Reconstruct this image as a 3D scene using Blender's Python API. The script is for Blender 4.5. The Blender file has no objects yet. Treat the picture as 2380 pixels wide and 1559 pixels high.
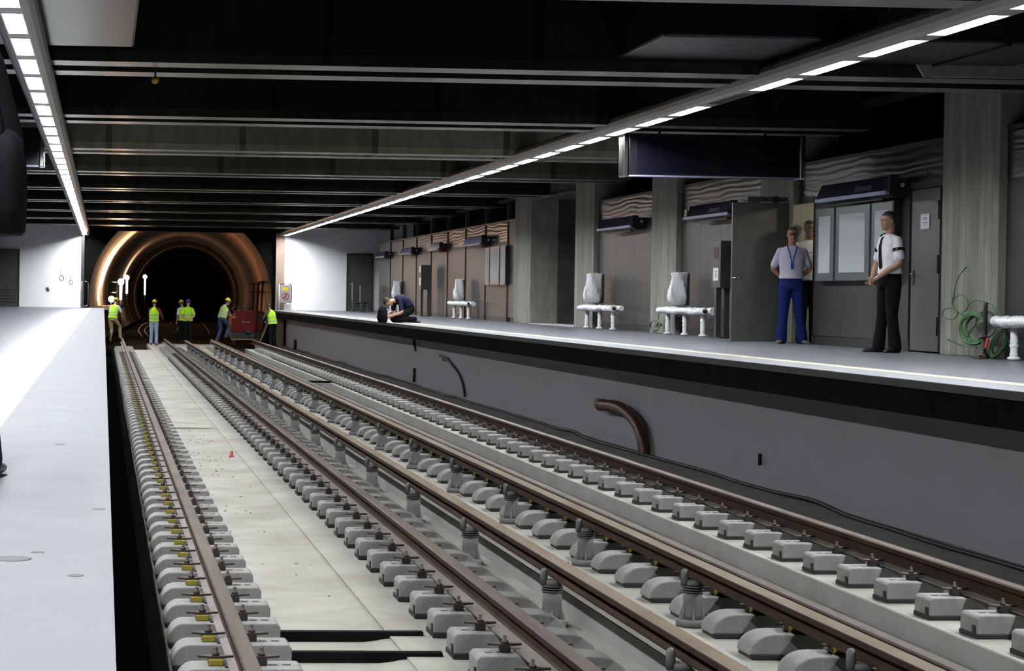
import bpy, bmesh, math, random
from mathutils import Vector, Matrix, Euler, noise as mnoise

random.seed(7)
SC = bpy.context.scene
COL = SC.collection

# ------------------------------------------------------------------ camera
# World: X to the right across the tracks, Y along the tracks away from the camera,
# Z up; Z = 0 is the top of the platforms, X = 0.03 the edge of the platform the camera is on.
IMG_W, IMG_H = 2380.0, 1559.0
FPX = 4300.0
EYE = Vector((0, 0, 0.65))
YAW, PITCH, ROLL = 0.056, 0.012, 0.0135
VPX, VPY = 241.0, 678.0
fw = Vector((math.sin(YAW) * math.cos(PITCH), math.cos(YAW) * math.cos(PITCH), -math.sin(PITCH)))
rt = Vector((math.cos(YAW), -math.sin(YAW), 0))
up = rt.cross(fw)
rt, up = rt * math.cos(ROLL) + up * math.sin(ROLL), up * math.cos(ROLL) - rt * math.sin(ROLL)
PPX = VPX - FPX * rt.y / fw.y
PPY = VPY + FPX * up.y / fw.y
cam_data = bpy.data.cameras.new('camera')
cam = bpy.data.objects.new('camera', cam_data)
COL.objects.link(cam)
cam.matrix_world = Matrix(((rt.x, up.x, -fw.x, EYE.x), (rt.y, up.y, -fw.y, EYE.y), (rt.z, up.z, -fw.z, EYE.z), (0, 0, 0, 1)))
cam_data.sensor_fit = 'HORIZONTAL'
cam_data.sensor_width = 36.0
cam_data.lens = FPX / IMG_W * 36.0
cam_data.shift_x = (IMG_W / 2 - PPX) / IMG_W
cam_data.shift_y = (PPY - IMG_H / 2) / IMG_W
cam_data.clip_start, cam_data.clip_end = 0.1, 600
SC.camera = cam

def _ray(px, py):
    return fw + rt * ((px - PPX) / FPX) - up * ((py - PPY) / FPX)
def on_x(px, py, X):
    d = _ray(px, py); return EYE + d * ((X - EYE.x) / d.x)
def on_y(px, py, Y):
    d = _ray(px, py); return EYE + d * ((Y - EYE.y) / d.y)
def on_z(px, py, Z):
    d = _ray(px, py); return EYE + d * ((Z - EYE.z) / d.z)

# ------------------------------------------------------------------ world, exposure
world = bpy.data.worlds.new('world')
SC.world = world
world.use_nodes = True
world.node_tree.nodes['Background'].inputs[0].default_value = (0.9, 0.95, 1.0, 1)
world.node_tree.nodes['Background'].inputs[1].default_value = 0.0
SC.view_settings.view_transform = 'Standard'
SC.view_settings.look = 'None'
SC.view_settings.gamma = 1.0
SC.view_settings.use_curve_mapping = False
SC.view_settings.exposure = 1.2
LAMP_STRENGTH = 78.0          # the luminous panels of the two lamp lines
WORK_LAMP_WATTS = 900.0       # the warm work lamps in the tunnel
try:
    SC.cycles.use_denoising = True
    SC.cycles.max_bounces = 6
    SC.cycles.diffuse_bounces = 1
    SC.cycles.glossy_bounces = 4
    SC.cycles.transparent_max_bounces = 8
    SC.cycles.sample_clamp_indirect = 4.0
    SC.cycles.caustics_reflective = False
    SC.cycles.caustics_refractive = False
except Exception:
    pass

# ------------------------------------------------------------------ materials
ALBEDO_SCALE = 0.55      # scales most base colours down to suit the exposure; white paint and plastic differ
def _d(c, k=None): return tuple(x * (ALBEDO_SCALE if k is None else k) for x in c)
def _nodes(name):
    m = bpy.data.materials.new(name); m.use_nodes = True
    nt = m.node_tree
    return m, nt, nt.nodes['Principled BSDF']

def pmat(name, col, rough=0.6, metal=0.0, var=0.0, scale=8.0, bump=0.0, bscale=None, col2=None, stretch=(1, 1, 1), detail=4.0, spec=0.5, rvar=0.0, contrast=0.25, k=None):
    m, nt, b = _nodes(name); col = _d(col, k); col2 = _d(col2, k) if col2 else None
    b.inputs['Base Color'].default_value = (*col, 1)
    b.inputs['Roughness'].default_value = rough
    b.inputs['Metallic'].default_value = metal
    b.inputs['Specular IOR Level'].default_value = spec
    if var > 0 or bump > 0 or col2 or rvar > 0:
        tc = nt.nodes.new('ShaderNodeTexCoord')
        mp = nt.nodes.new('ShaderNodeMapping'); mp.inputs['Scale'].default_value = stretch
        nt.links.new(tc.outputs['Object'], mp.inputs['Vector'])
        nz = nt.nodes.new('ShaderNodeTexNoise'); nz.inputs['Scale'].default_value = scale; nz.inputs['Detail'].default_value = detail
        nt.links.new(mp.outputs[0], nz.inputs['Vector'])
        if var > 0 or col2:
            cr = nt.nodes.new('ShaderNodeValToRGB')
            c2 = col2 or tuple(max(0, c * (1 - var)) for c in col)
            c1 = col if col2 else tuple(min(1, c * (1 + var)) for c in col)
            cr.color_ramp.elements[0].position = 0.5 - contrast; cr.color_ramp.elements[0].color = (*c2, 1)
            cr.color_ramp.elements[1].position = 0.5 + contrast; cr.color_ramp.elements[1].color = (*c1, 1)
            nt.links.new(nz.outputs['Fac'], cr.inputs[0]); nt.links.new(cr.outputs[0], b.inputs['Base Color'])
        if rvar > 0:
            mr = nt.nodes.new('ShaderNodeMapRange')
            mr.inputs['To Min'].default_value = max(0.02, rough - rvar); mr.inputs['To Max'].default_value = min(1, rough + rvar)
            nt.links.new(nz.outputs['Fac'], mr.inputs['Value']); nt.links.new(mr.outputs[0], b.inputs['Roughness'])
        if bump > 0:
            n2 = nt.nodes.new('ShaderNodeTexNoise'); n2.inputs['Scale'].default_value = bscale or scale * 3; n2.inputs['Detail'].default_value = 5
            nt.links.new(mp.outputs[0], n2.inputs['Vector'])
            bp = nt.nodes.new('ShaderNodeBump'); bp.inputs['Strength'].default_value = bump; bp.inputs['Distance'].default_value = 0.02
            nt.links.new(n2.outputs['Fac'], bp.inputs['Height']); nt.links.new(bp.outputs[0], b.inputs['Normal'])
    return m

def emat(name, col, strength):
    m = bpy.data.materials.new(name); m.use_nodes = True
    nt = m.node_tree; nt.nodes.remove(nt.nodes['Principled BSDF'])
    e = nt.nodes.new('ShaderNodeEmission'); e.inputs[0].default_value = (*col, 1); e.inputs[1].default_value = strength
    nt.links.new(e.outputs[0], nt.nodes['Material Output'].inputs[0])
    return m

def boarded(name, c1, c2, rough=0.75, board=0.18, axis='Y', bump=0.15):
    """board-marked concrete: vertical strips of slightly different greys plus noise and joints"""
    m, nt, b = _nodes(name); c1, c2 = _d(c1), _d(c2)
    b.inputs['Roughness'].default_value = rough
    tc = nt.nodes.new('ShaderNodeTexCoord')
    sp = nt.nodes.new('ShaderNodeSeparateXYZ'); nt.links.new(tc.outputs['Object'], sp.inputs[0])
    ad = nt.nodes.new('ShaderNodeMath'); ad.operation = 'DIVIDE'; ad.inputs[1].default_value = board
    nt.links.new(sp.outputs[axis], ad.inputs[0])
    fl = nt.nodes.new('ShaderNodeMath'); fl.operation = 'FLOOR'; nt.links.new(ad.outputs[0], fl.inputs[0])
    wn = nt.nodes.new('ShaderNodeTexWhiteNoise'); wn.noise_dimensions = '1D'; nt.links.new(fl.outputs[0], wn.inputs['W'])
    nz = nt.nodes.new('ShaderNodeTexNoise'); nz.inputs['Scale'].default_value = 5.0; nz.inputs['Detail'].default_value = 6
    b.inputs['Specular IOR Level'].default_value = .12
    mp = nt.nodes.new('ShaderNodeMapping'); mp.inputs['Scale'].default_value = (1.5, 1.5, 0.35)
    nt.links.new(tc.outputs['Object'], mp.inputs[0]); nt.links.new(mp.outputs[0], nz.inputs['Vector'])
    mx = nt.nodes.new('ShaderNodeMath'); mx.operation = 'MULTIPLY_ADD'; mx.inputs[1].default_value = 0.35
    nt.links.new(wn.outputs['Value'], mx.inputs[0]); nt.links.new(nz.outputs['Fac'], mx.inputs[2])
    cr = nt.nodes.new('ShaderNodeValToRGB')
    cr.color_ramp.elements[0].position = 0.42; cr.color_ramp.elements[0].color = (*c2, 1)
    cr.color_ramp.elements[1].position = 0.95; cr.color_ramp.elements[1].color = (*c1, 1)
    nt.links.new(mx.outputs[0], cr.inputs[0])
    fr = nt.nodes.new('ShaderNodeMath'); fr.operation = 'FRACT'; nt.links.new(ad.outputs[0], fr.inputs[0])
    gt = nt.nodes.new('ShaderNodeMath'); gt.operation = 'LESS_THAN'; gt.inputs[1].default_value = 0.05; nt.links.new(fr.outputs[0], gt.inputs[0])
    mix = nt.nodes.new('ShaderNodeMixRGB'); mix.inputs[2].default_value = (*[c * 0.6 for c in c2], 1)
    nt.links.new(gt.outputs[0], mix.inputs[0]); nt.links.new(cr.outputs[0], mix.inputs[1])
    nt.links.new(mix.outputs[0], b.inputs['Base Color'])
    bp = nt.nodes.new('ShaderNodeBump'); bp.inputs['Strength'].default_value = bump; bp.inputs['Distance'].default_value = 0.01
    nt.links.new(nz.outputs['Fac'], bp.inputs['Height']); nt.links.new(bp.outputs[0], b.inputs['Normal'])
    return m

def granite(name, c1, c2, rough, slab=(0.6, 1.2)):
    """polished stone paving: fine speckle, long tonal streaks and thin joints between slabs"""
    m, nt, b = _nodes(name); c1, c2 = _d(c1), _d(c2); b.inputs['Specular IOR Level'].default_value = .2
    tc = nt.nodes.new('ShaderNodeTexCoord')
    n1 = nt.nodes.new('ShaderNodeTexNoise'); n1.inputs['Scale'].default_value = 90; n1.inputs['Detail'].default_value = 3
    n2 = nt.nodes.new('ShaderNodeTexNoise'); n2.inputs['Scale'].default_value = 1.6; n2.inputs['Detail'].default_value = 4
    mp = nt.nodes.new('ShaderNodeMapping'); mp.inputs['Scale'].default_value = (0.6, 1.6, 1)
    nt.links.new(tc.outputs['Object'], n1.inputs['Vector']); nt.links.new(tc.outputs['Object'], mp.inputs[0]); nt.links.new(mp.outputs[0], n2.inputs['Vector'])
    mx = nt.nodes.new('ShaderNodeMath'); mx.operation = 'MULTIPLY_ADD'; mx.inputs[1].default_value = 0.35
    nt.links.new(n1.outputs['Fac'], mx.inputs[0]); nt.links.new(n2.outputs['Fac'], mx.inputs[2])
    cr = nt.nodes.new('ShaderNodeValToRGB')
    cr.color_ramp.elements[0].position = 0.5; cr.color_ramp.elements[0].color = (*c2, 1)
    cr.color_ramp.elements[1].position = 0.9; cr.color_ramp.elements[1].color = (*c1, 1)
    nt.links.new(mx.outputs[0], cr.inputs[0])
    br = nt.nodes.new('ShaderNodeTexBrick'); br.offset = 0.0
    br.inputs['Scale'].default_value = 1.0; br.inputs['Mortar Size'].default_value = 0.004
    br.inputs['Brick Width'].default_value = slab[0]; br.inputs['Row Height'].default_value = slab[1]
    br.inputs['Color1'].default_value = (1, 1, 1, 1); br.inputs['Color2'].default_value = (0.9, 0.9, 0.9, 1); br.inputs['Mortar'].default_value = (0.6, 0.6, 0.6, 1)
    nt.links.new(tc.outputs['Object'], br.inputs['Vector'])
    mul = nt.nodes.new('ShaderNodeMixRGB'); mul.blend_type = 'MULTIPLY'; mul.inputs[0].default_value = 1
    nt.links.new(cr.outputs[0], mul.inputs[1]); nt.links.new(br.outputs['Color'], mul.inputs[2])
    nt.links.new(mul.outputs[0], b.inputs['Base Color'])
    mr = nt.nodes.new('ShaderNodeMapRange'); mr.inputs['To Min'].default_value = rough - 0.06; mr.inputs['To Max'].default_value = rough + 0.12
    nt.links.new(n2.outputs['Fac'], mr.inputs['Value']); nt.links.new(mr.outputs[0], b.inputs['Roughness'])
    return m

def rippled(name, col, rough=0.22, sc=(0.6, 0.9, 4.0), strength=0.25, dist=0.02):
    """stainless sheet that is not quite flat: reflections break into ripples"""
    m, nt, b = _nodes(name); col = _d(col)
    b.inputs['Metallic'].default_value = 1; b.inputs['Base Color'].default_value = (*col, 1); b.inputs['Roughness'].default_value = rough
    tc = nt.nodes.new('ShaderNodeTexCoord'); mp = nt.nodes.new('ShaderNodeMapping'); mp.inputs['Scale'].default_value = sc
    nt.links.new(tc.outputs['Object'], mp.inputs[0])
    nz = nt.nodes.new('ShaderNodeTexWave'); nz.wave_type = 'BANDS'; nz.bands_direction = 'Z'
    nz.inputs['Scale'].default_value = .85; nz.inputs['Distortion'].default_value = 8.0; nz.inputs['Detail'].default_value = 1.0; nz.inputs['Detail Scale'].default_value = .9
    nt.links.new(mp.outputs[0], nz.inputs['Vector'])
    bp = nt.nodes.new('ShaderNodeBump'); bp.inputs['Strength'].default_value = strength; bp.inputs['Distance'].default_value = dist
    nt.links.new(nz.outputs['Fac'], bp.inputs['Height']); nt.links.new(bp.outputs[0], b.inputs['Normal'])
    return m

M = {}
M['granite'] = granite('platform_granite', (0.34, 0.35, 0.39), (0.255, 0.26, 0.295), 0.30)
M['edge_granite'] = pmat('edge_slab_stone', (0.33, 0.34, 0.36), 0.8, var=0.06, scale=3, spec=.10)
M['yellow_strip'] = pmat('tactile_strip_yellow', (0.66, 0.63, 0.45), 0.8, var=0.05, scale=6, spec=.1)
M['white_wall'] = pmat('white_painted_wall', (0.93, 0.94, 0.95), 0.6, var=0.02, scale=1.2, bump=0.05, bscale=30, k=1)
M['under_wall'] = pmat('grey_painted_wall', (0.47, 0.46, 0.50), 0.7, var=0.04, scale=2, bump=0.15, bscale=25)
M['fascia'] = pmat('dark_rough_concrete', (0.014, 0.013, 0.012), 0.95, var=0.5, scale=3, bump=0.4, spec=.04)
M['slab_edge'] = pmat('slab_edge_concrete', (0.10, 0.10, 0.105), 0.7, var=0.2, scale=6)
M['ceil_dark'] = pmat('unlit_dark_concrete', (0.010, 0.0095, 0.008), 0.95, var=0.3, scale=2, bump=0.1, spec=.05)  # lack of light under the ceiling is put into this near-black colour
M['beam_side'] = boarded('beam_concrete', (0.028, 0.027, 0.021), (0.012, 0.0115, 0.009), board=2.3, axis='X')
M['beam_pale'] = boarded('beam_pale_concrete', (0.46, 0.45, 0.34), (0.27, 0.26, 0.19), board=2.3, axis='X')  # palest tone, used on a single beam
M['beam_mid'] = boarded('beam_mid_concrete', (0.20, 0.195, 0.15), (0.11, 0.105, 0.08), board=2.3, axis='X')  # tone between the palest and the dark beams
M['beam_foot'] = pmat('beam_sealed_concrete', (0.25, 0.24, 0.225), 0.27, var=0.10, scale=3, bump=0.02)
M['pillar'] = boarded('pillar_board_concrete', (0.50, 0.49, 0.43), (0.31, 0.305, 0.26), board=0.17, axis='Y')
M['recess'] = pmat('recess_concrete', (0.11, 0.105, 0.09), 0.85, var=0.45, scale=1.6, bump=0.2)
M['steel_panel'] = pmat('brushed_steel_panel', (0.105, 0.104, 0.102), 0.42, metal=0.45, var=0.14, scale=3.0, stretch=(1, 3, 0.25), rvar=0.1)
M['steel_ripple'] = rippled('rippled_steel_sheet', (0.40, 0.395, 0.38), rough=0.27, strength=0.17)
M['steel_dark'] = pmat('dark_steel', (0.10, 0.10, 0.10), 0.5, metal=0.7, var=0.1)
M['door_grey'] = pmat('grey_door_paint', (0.105, 0.105, 0.10), 0.55, var=0.1, scale=4)
M['door_steel'] = pmat('steel_door_sheet', (0.235, 0.23, 0.225), 0.45, metal=0.75, var=0.12, scale=5, rvar=0.1)
M['track_slab'] = pmat('track_slab_concrete', (0.56, 0.535, 0.475), 0.85, col2=(0.40, 0.375, 0.325), contrast=.16, scale=1.7, detail=8, bump=0.2, bscale=20)
M['track_step'] = pmat('track_step_concrete', (0.50, 0.50, 0.48), 0.85, col2=(0.36, 0.36, 0.34), scale=2.0, stretch=(1, 1, 0.25), detail=8, bump=0.25, bscale=18)
M['track_dark'] = pmat('track_side_concrete', (0.13, 0.125, 0.115), 0.9, var=0.35, scale=1.5, bump=0.3)
M['ballast_grey'] = pmat('grey_cement_shelf', (0.30, 0.29, 0.27), 0.9, var=0.25, scale=2.5, bump=0.3)
M['block'] = pmat('block_concrete', (0.42, 0.415, 0.395), 0.85, col2=(0.31, 0.305, 0.285), scale=14, detail=8, bump=0.25, bscale=60)
M['rubber'] = pmat('black_rubber', (0.02, 0.019, 0.018), 0.75)
M['rust'] = pmat('rusty_steel', (0.085, 0.043, 0.024), 0.8, col2=(0.035, 0.020, 0.014), scale=7, stretch=(1, .4, 1), detail=7, bump=0.1, spec=.15)
M['rail_head'] = pmat('rail_head_steel', (0.20, 0.145, 0.11), 0.65, metal=0.1, spec=.3, col2=(0.075, 0.047, 0.034), scale=10, stretch=(1, .15, 1), detail=6)
M['rail_foot'] = pmat('rail_foot_dusty_steel', (0.36, 0.325, 0.30), 0.8, spec=.2, col2=(0.24, 0.20, 0.18), scale=9, stretch=(1, .3, 1))
M['third_top'] = pmat('conductor_rail_top', (0.36, 0.285, 0.205), 0.7, spec=.2, col2=(0.22, 0.145, 0.085), scale=6, stretch=(1, .25, 1), detail=7)
M['yellow_pad'] = pmat('yellow_nylon', (0.42, 0.33, 0.03), 0.5)
M['clip_steel'] = pmat('clip_steel', (0.085, 0.058, 0.048), 0.6, metal=0.3)
M['insulator'] = pmat('grey_resin_insulator', (0.25, 0.25, 0.25), 0.7, var=0.06, spec=.2, scale=10)
M['lamp_body'] = pmat('lamp_housing_grey', (0.36, 0.36, 0.36), 0.4)
M['lamp_off'] = pmat('unlit_lamp_panel', (0.08, 0.08, 0.08), 0.4)
M['lamp_on'] = emat('lamp_panel_light', (0.94, 0.97, 1.0), LAMP_STRENGTH)
M['duct'] = pmat('galvanised_duct', (0.028, 0.030, 0.036), 0.30, metal=0.2, spec=.2, var=0.12, scale=2, bump=0.05, bscale=4)
M['sign_blue'] = pmat('sign_navy_enamel', (0.016, 0.014, 0.050), 0.3)
M['sign_field'] = pmat('dark_display_field', (0.010, 0.008, 0.022), 0.2)
M['sign_lilac'] = pmat('sign_lilac_edge', (0.38, 0.38, 0.62), 0.4)
M['sign_pale'] = pmat('sign_text_pale', (0.16, 0.16, 0.28), 0.5)
M['black'] = pmat('black_paint', (0.008, 0.008, 0.009), 0.5)
M['black_gloss'] = pmat('black_gloss', (0.012, 0.012, 0.016), 0.25)
M['white'] = pmat('white_paint', (0.80, 0.80, 0.80), 0.5, k=.8)
M['paper'] = pmat('white_paper', (0.82, 0.82, 0.84), 0.7, k=.8)
M['wrap'] = pmat('white_plastic_wrap', (0.85, 0.86, 0.87), 0.35, var=0.06, scale=18, bump=0.5, bscale=22, k=.85)
M['red'] = pmat('red_paint', (0.55, 0.02, 0.02), 0.5)
M['dark_red'] = pmat('dark_red_paint', (0.22, 0.006, 0.006), 0.6, var=0.15, scale=4, spec=.2)
M['red_pipe'] = pmat('dark_red_corrugated_pipe', (0.10, 0.016, 0.012), 0.45)
M['green'] = pmat('green_cable', (0.055, 0.22, 0.045), 0.45, var=0.15)
M['green_dark'] = pmat('dark_green_cable', (0.03, 0.11, 0.03), 0.45)
M['cable_black'] = pmat('black_cable', (0.012, 0.012, 0.012), 0.5)
M['cable_grey'] = pmat('grey_violet_cable', (0.14, 0.12, 0.16), 0.5)
M['yellow'] = pmat('yellow_plate', (0.80, 0.62, 0.02), 0.5)
M['chrome'] = pmat('polished_tube', (0.72, 0.73, 0.75), 0.18, metal=1, k=.7)
M['poster'] = pmat('poster_pale', (0.80, 0.86, 0.87), 0.06, var=0.03)
M['frame_grey'] = pmat('display_frame_grey', (0.22, 0.24, 0.24), 0.35, metal=0.3)
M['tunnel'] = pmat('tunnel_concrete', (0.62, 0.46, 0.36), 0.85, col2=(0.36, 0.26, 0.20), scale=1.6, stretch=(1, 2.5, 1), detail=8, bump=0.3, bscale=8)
M['tunnel_floor'] = pmat('tunnel_dark_floor', (0.018, 0.014, 0.012), 0.95, var=0.4, scale=2, spec=.03)  # very dark, matte floor tone
M['warm_glow'] = emat('work_lamp_glow', (1.0, 0.62, 0.36), 75.0)
M['added_room_glow'] = emat('added_lamp_glow', (1.0, 0.92, 0.7), 12.0)  # glow of the lamp added in the room behind the doorway
M['white_tube'] = emat('fluorescent_tube_glow', (0.85, 0.9, 1.0), 12.0)

# ------------------------------------------------------------------ mesh helpers
def tag(o, label, cat, group=None, kind=None):
    o['label'] = label; o['category'] = cat
    if group: o['group'] = group
    if kind: o['kind'] = kind
    return o

def empty(name, loc=(0, 0, 0), rotz=0.0):
    o = bpy.data.objects.new(name, None); o.empty_display_size = 0.1
    o.location = loc; o.rotation_euler = (0, 0, rotz)
    COL.objects.link(o); return o

class MB:
    """collects shapes for ONE mesh object; mats are material keys"""
    def __init__(self):
        self.bm = bmesh.new(); self.mats = []
    def mi(self, key):
        if key not in self.mats: self.mats.append(key)
        return self.mats.index(key)
    def face(self, vs, k, smooth=False):
        try:
            f = self.bm.faces.new(vs)
        except ValueError:
            return None
        f.material_index = k; f.smooth = smooth; return f
    def box(self, x0, x1, y0, y1, z0, z1, mat, bevel=0.0, mtx=None):
        k = self.mi(mat)
        co = [(x0, y0, z0), (x1, y0, z0), (x1, y1, z0), (x0, y1, z0), (x0, y0, z1), (x1, y0, z1), (x1, y1, z1), (x0, y1, z1)]
        vs = [self.bm.verts.new(mtx @ Vector(c) if mtx else c) for c in co]
        fs = [self.face([vs[i] for i in q], k) for q in ((0, 3, 2, 1), (4, 5, 6, 7), (0, 1, 5, 4), (1, 2, 6, 5), (2, 3, 7, 6), (3, 0, 4, 7))]
        if bevel > 0:
            es = list({e for f in fs for e in f.edges})
            bmesh.ops.bevel(self.bm, geom=es, offset=bevel, segments=2, profile=0.5, affect='EDGES', material=k)
        return vs
    def prism(self, prof, y0, y1, mat, axis='Y', mats=None, bevel=0.0, smooth=False, mtx=None):
        """profile of (a, b) pairs extruded along an axis: Y -> (x, z), X -> (y, z), Z -> (x, y)"""
        k = self.mi(mat); n = len(prof)
        def P(a, b, t):
            v = Vector({'Y': (a, t, b), 'X': (t, a, b), 'Z': (a, b, t)}[axis])
            return mtx @ v if mtx else v
        A = [self.bm.verts.new(P(a, b, y0)) for a, b in prof]
        B = [self.bm.verts.new(P(a, b, y1)) for a, b in prof]
        fs = []
        for i in range(n):
            j = (i + 1) % n
            fs.append(self.face([A[i], A[j], B[j], B[i]], self.mi(mats[i]) if mats and mats[i] else k, smooth))
        fs.append(self.face(A[::-1], k)); fs.append(self.face(B, k))
        bmesh.ops.recalc_face_normals(self.bm, faces=[f for f in fs if f])
        if bevel > 0:
            es = list({e for f in fs if f for e in f.edges})
            bmesh.ops.bevel(self.bm, geom=es, offset=bevel, segments=2, profile=0.5, affect='EDGES', material=-1)
    def tube(self, pts, r, mat, n=10, closed=False, caps=True):
        """round tube along points; r is a radius or one radius per point"""
        k = self.mi(mat); pts = [Vector(p) for p in pts]; m = len(pts)
        rs = r if isinstance(r, (list, tuple)) else [r] * m
        rings = []; prev = None
        for i, p in enumerate(pts):
            if closed: t = pts[(i + 1) % m] - pts[i - 1]
            else: t = pts[min(i + 1, m - 1)] - pts[max(i - 1, 0)]
            if t.length < 1e-9: t = Vector((0, 0, 1))
            t.normalize()
            if prev is None:
                a = Vector((0, 0, 1)) if abs(t.z) < 0.9 else Vector((1, 0, 0))
                u = t.cross(a).normalized()
            else:
                u = prev - t * prev.dot(t)
                if u.length < 1e-6: u = t.orthogonal()
                u.normalize()
            prev = u; w = t.cross(u)
            rings.append([self.bm.verts.new(p + (u * math.cos(2 * math.pi * j / n) + w * math.sin(2 * math.pi * j / n)) * rs[i]) for j in range(n)])
        for i in range(m if closed else m - 1):
            A, B = rings[i], rings[(i + 1) % m]
            for j in range(n):
                self.face([A[j], A[(j + 1) % n], B[(j + 1) % n], B[j]], k, True)
        if caps and not closed:
            self.face(rings[0][::-1], k); self.face(rings[-1], k)
    def lathe(self, prof, mat, n=20, c=(0, 0, 0), axis='Z', smooth=True, mats=None):
        """profile of (radius, height) turned about an axis through c"""
        k = self.mi(mat); c = Vector(c); rings = []
        for r, h in prof:
            ring = []
            for j in range(n):
                a = 2 * math.pi * j / n
                x, y = r * math.cos(a), r * math.sin(a)
                ring.append(self.bm.verts.new(c + Vector({'Z': (x, y, h), 'Y': (x, h, y), 'X': (h, x, y)}[axis])))
            rings.append(ring)
        fs = []
        for i in range(len(rings) - 1):
            kk = self.mi(mats[i]) if mats and mats[i] else k
            for j in range(n):
                fs.append(self.face([rings[i][j], rings[i][(j + 1) % n], rings[i + 1][(j + 1) % n], rings[i + 1][j]], kk, smooth))
        fs.append(self.face(rings[0][::-1], k)); fs.append(self.face(rings[-1], k))
        bmesh.ops.recalc_face_normals(self.bm, faces=[f for f in fs if f])
    def ball(self, c, r, mat, sc=(1, 1, 1), n=12, rot=None):
        k = self.mi(mat)
        mt = Matrix.Translation(Vector(c)) @ (rot.to_matrix().to_4x4() if rot else Matrix()) @ Matrix.Diagonal((*[s * r for s in sc], 1))
        g = bmesh.ops.create_uvsphere(self.bm, u_segments=n, v_segments=max(6, n * 2 // 3), radius=1, matrix=mt)
        for f in {f for v in g['verts'] for f in v.link_faces}:
            f.material_index = k; f.smooth = True
    def loft(self, rings, mat, smooth=True, caps=True):
        k = self.mi(mat)
        R = [[self.bm.verts.new(p) for p in ring] for ring in rings]
        n = len(R[0])
        for i in range(len(R) - 1):
            for j in range(n):
                self.face([R[i][j], R[i][(j + 1) % n], R[i + 1][(j + 1) % n], R[i + 1][j]], k, smooth)
        if caps:
            self.face(R[0][::-1], k); self.face(R[-1], k)
    def quad(self, pts, mat):
        self.face([self.bm.verts.new(p) for p in pts], self.mi(mat))
    def build(self, name, parent=None, loc=None, rotz=None, recalc=True):
        if recalc: bmesh.ops.recalc_face_normals(self.bm, faces=self.bm.faces[:])
        me = bpy.data.meshes.new(name); self.bm.to_mesh(me); self.bm.free()
        for k in self.mats: me.materials.append(M[k] if isinstance(k, str) else k)
        o = bpy.data.objects.new(name, me); COL.objects.link(o)
        if parent: o.parent = parent
        if loc is not None: o.location = loc
        if rotz is not None: o.rotation_euler = (0, 0, rotz)
        return o

def structure(o, label=None, cat=None):
    o['kind'] = 'structure'
    if label: o['label'] = label
    if cat: o['category'] = cat
    return o

def smooth_path(pts, k=6, closed=False):
    """Catmull-Rom through points"""
    pts = [Vector(p) for p in pts]; n = len(pts); out = []
    rng = range(n if closed else n - 1)
    for i in rng:
        if closed: p0, p1, p2, p3 = pts[i - 1], pts[i], pts[(i + 1) % n], pts[(i + 2) % n]
        else: p0, p1, p2, p3 = pts[max(i - 1, 0)], pts[i], pts[i + 1], pts[min(i + 2, n - 1)]
        for j in range(k):
            t = j / k
            out.append(0.5 * ((2 * p1) + (p2 - p0) * t + (2 * p0 - 5 * p1 + 4 * p2 - p3) * t * t + (3 * p1 - p0 - 3 * p2 + p3) * t ** 3))
    if not closed: out.append(pts[-1])
    return out

def copy_tree(o, parent=None):
    """a thing, its parts and their sub-parts (mesh data shared)"""
    c = o.copy(); COL.objects.link(c)
    if parent: c.parent = parent; c.matrix_parent_inverse = o.matrix_parent_inverse.copy()
    for ch in list(o.children):
        copy_tree(ch, c)
    return c

def text_mesh(s, size, mat, name, parent=None, loc=(0, 0, 0), rot=(math.pi / 2, 0, 0), depth=0.002, align='CENTER'):
    """lettering as a solid mesh (Blender's built-in font)"""
    cu = bpy.data.curves.new(name, 'FONT'); cu.body = s; cu.size = size; cu.extrude = depth
    cu.align_x = align; cu.align_y = 'CENTER'
    t = bpy.data.objects.new(name + '_source', cu); COL.objects.link(t)
    dg = bpy.context.evaluated_depsgraph_get()
    me = bpy.data.meshes.new_from_object(t.evaluated_get(dg)); me.name = name
    bpy.data.objects.remove(t); bpy.data.curves.remove(cu)
    me.materials.clear(); me.materials.append(M[mat])
    o = bpy.data.objects.new(name, me); COL.objects.link(o)
    o.location = loc; o.rotation_euler = rot
    if parent: o.parent = parent
    return o
# ------------------------------------------------------------------ the lamp lines (they light the hall)
EDGE_L, EDGE_R = 0.03, 6.81
END_Y = 75.0
WALL_X = 10.70
TRACK_Z = -1.45
LOW_Z = -1.605
RAIL_X = [0.736, 2.385, 4.215, 5.82]
PITCH_PANEL = 1.498

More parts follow.
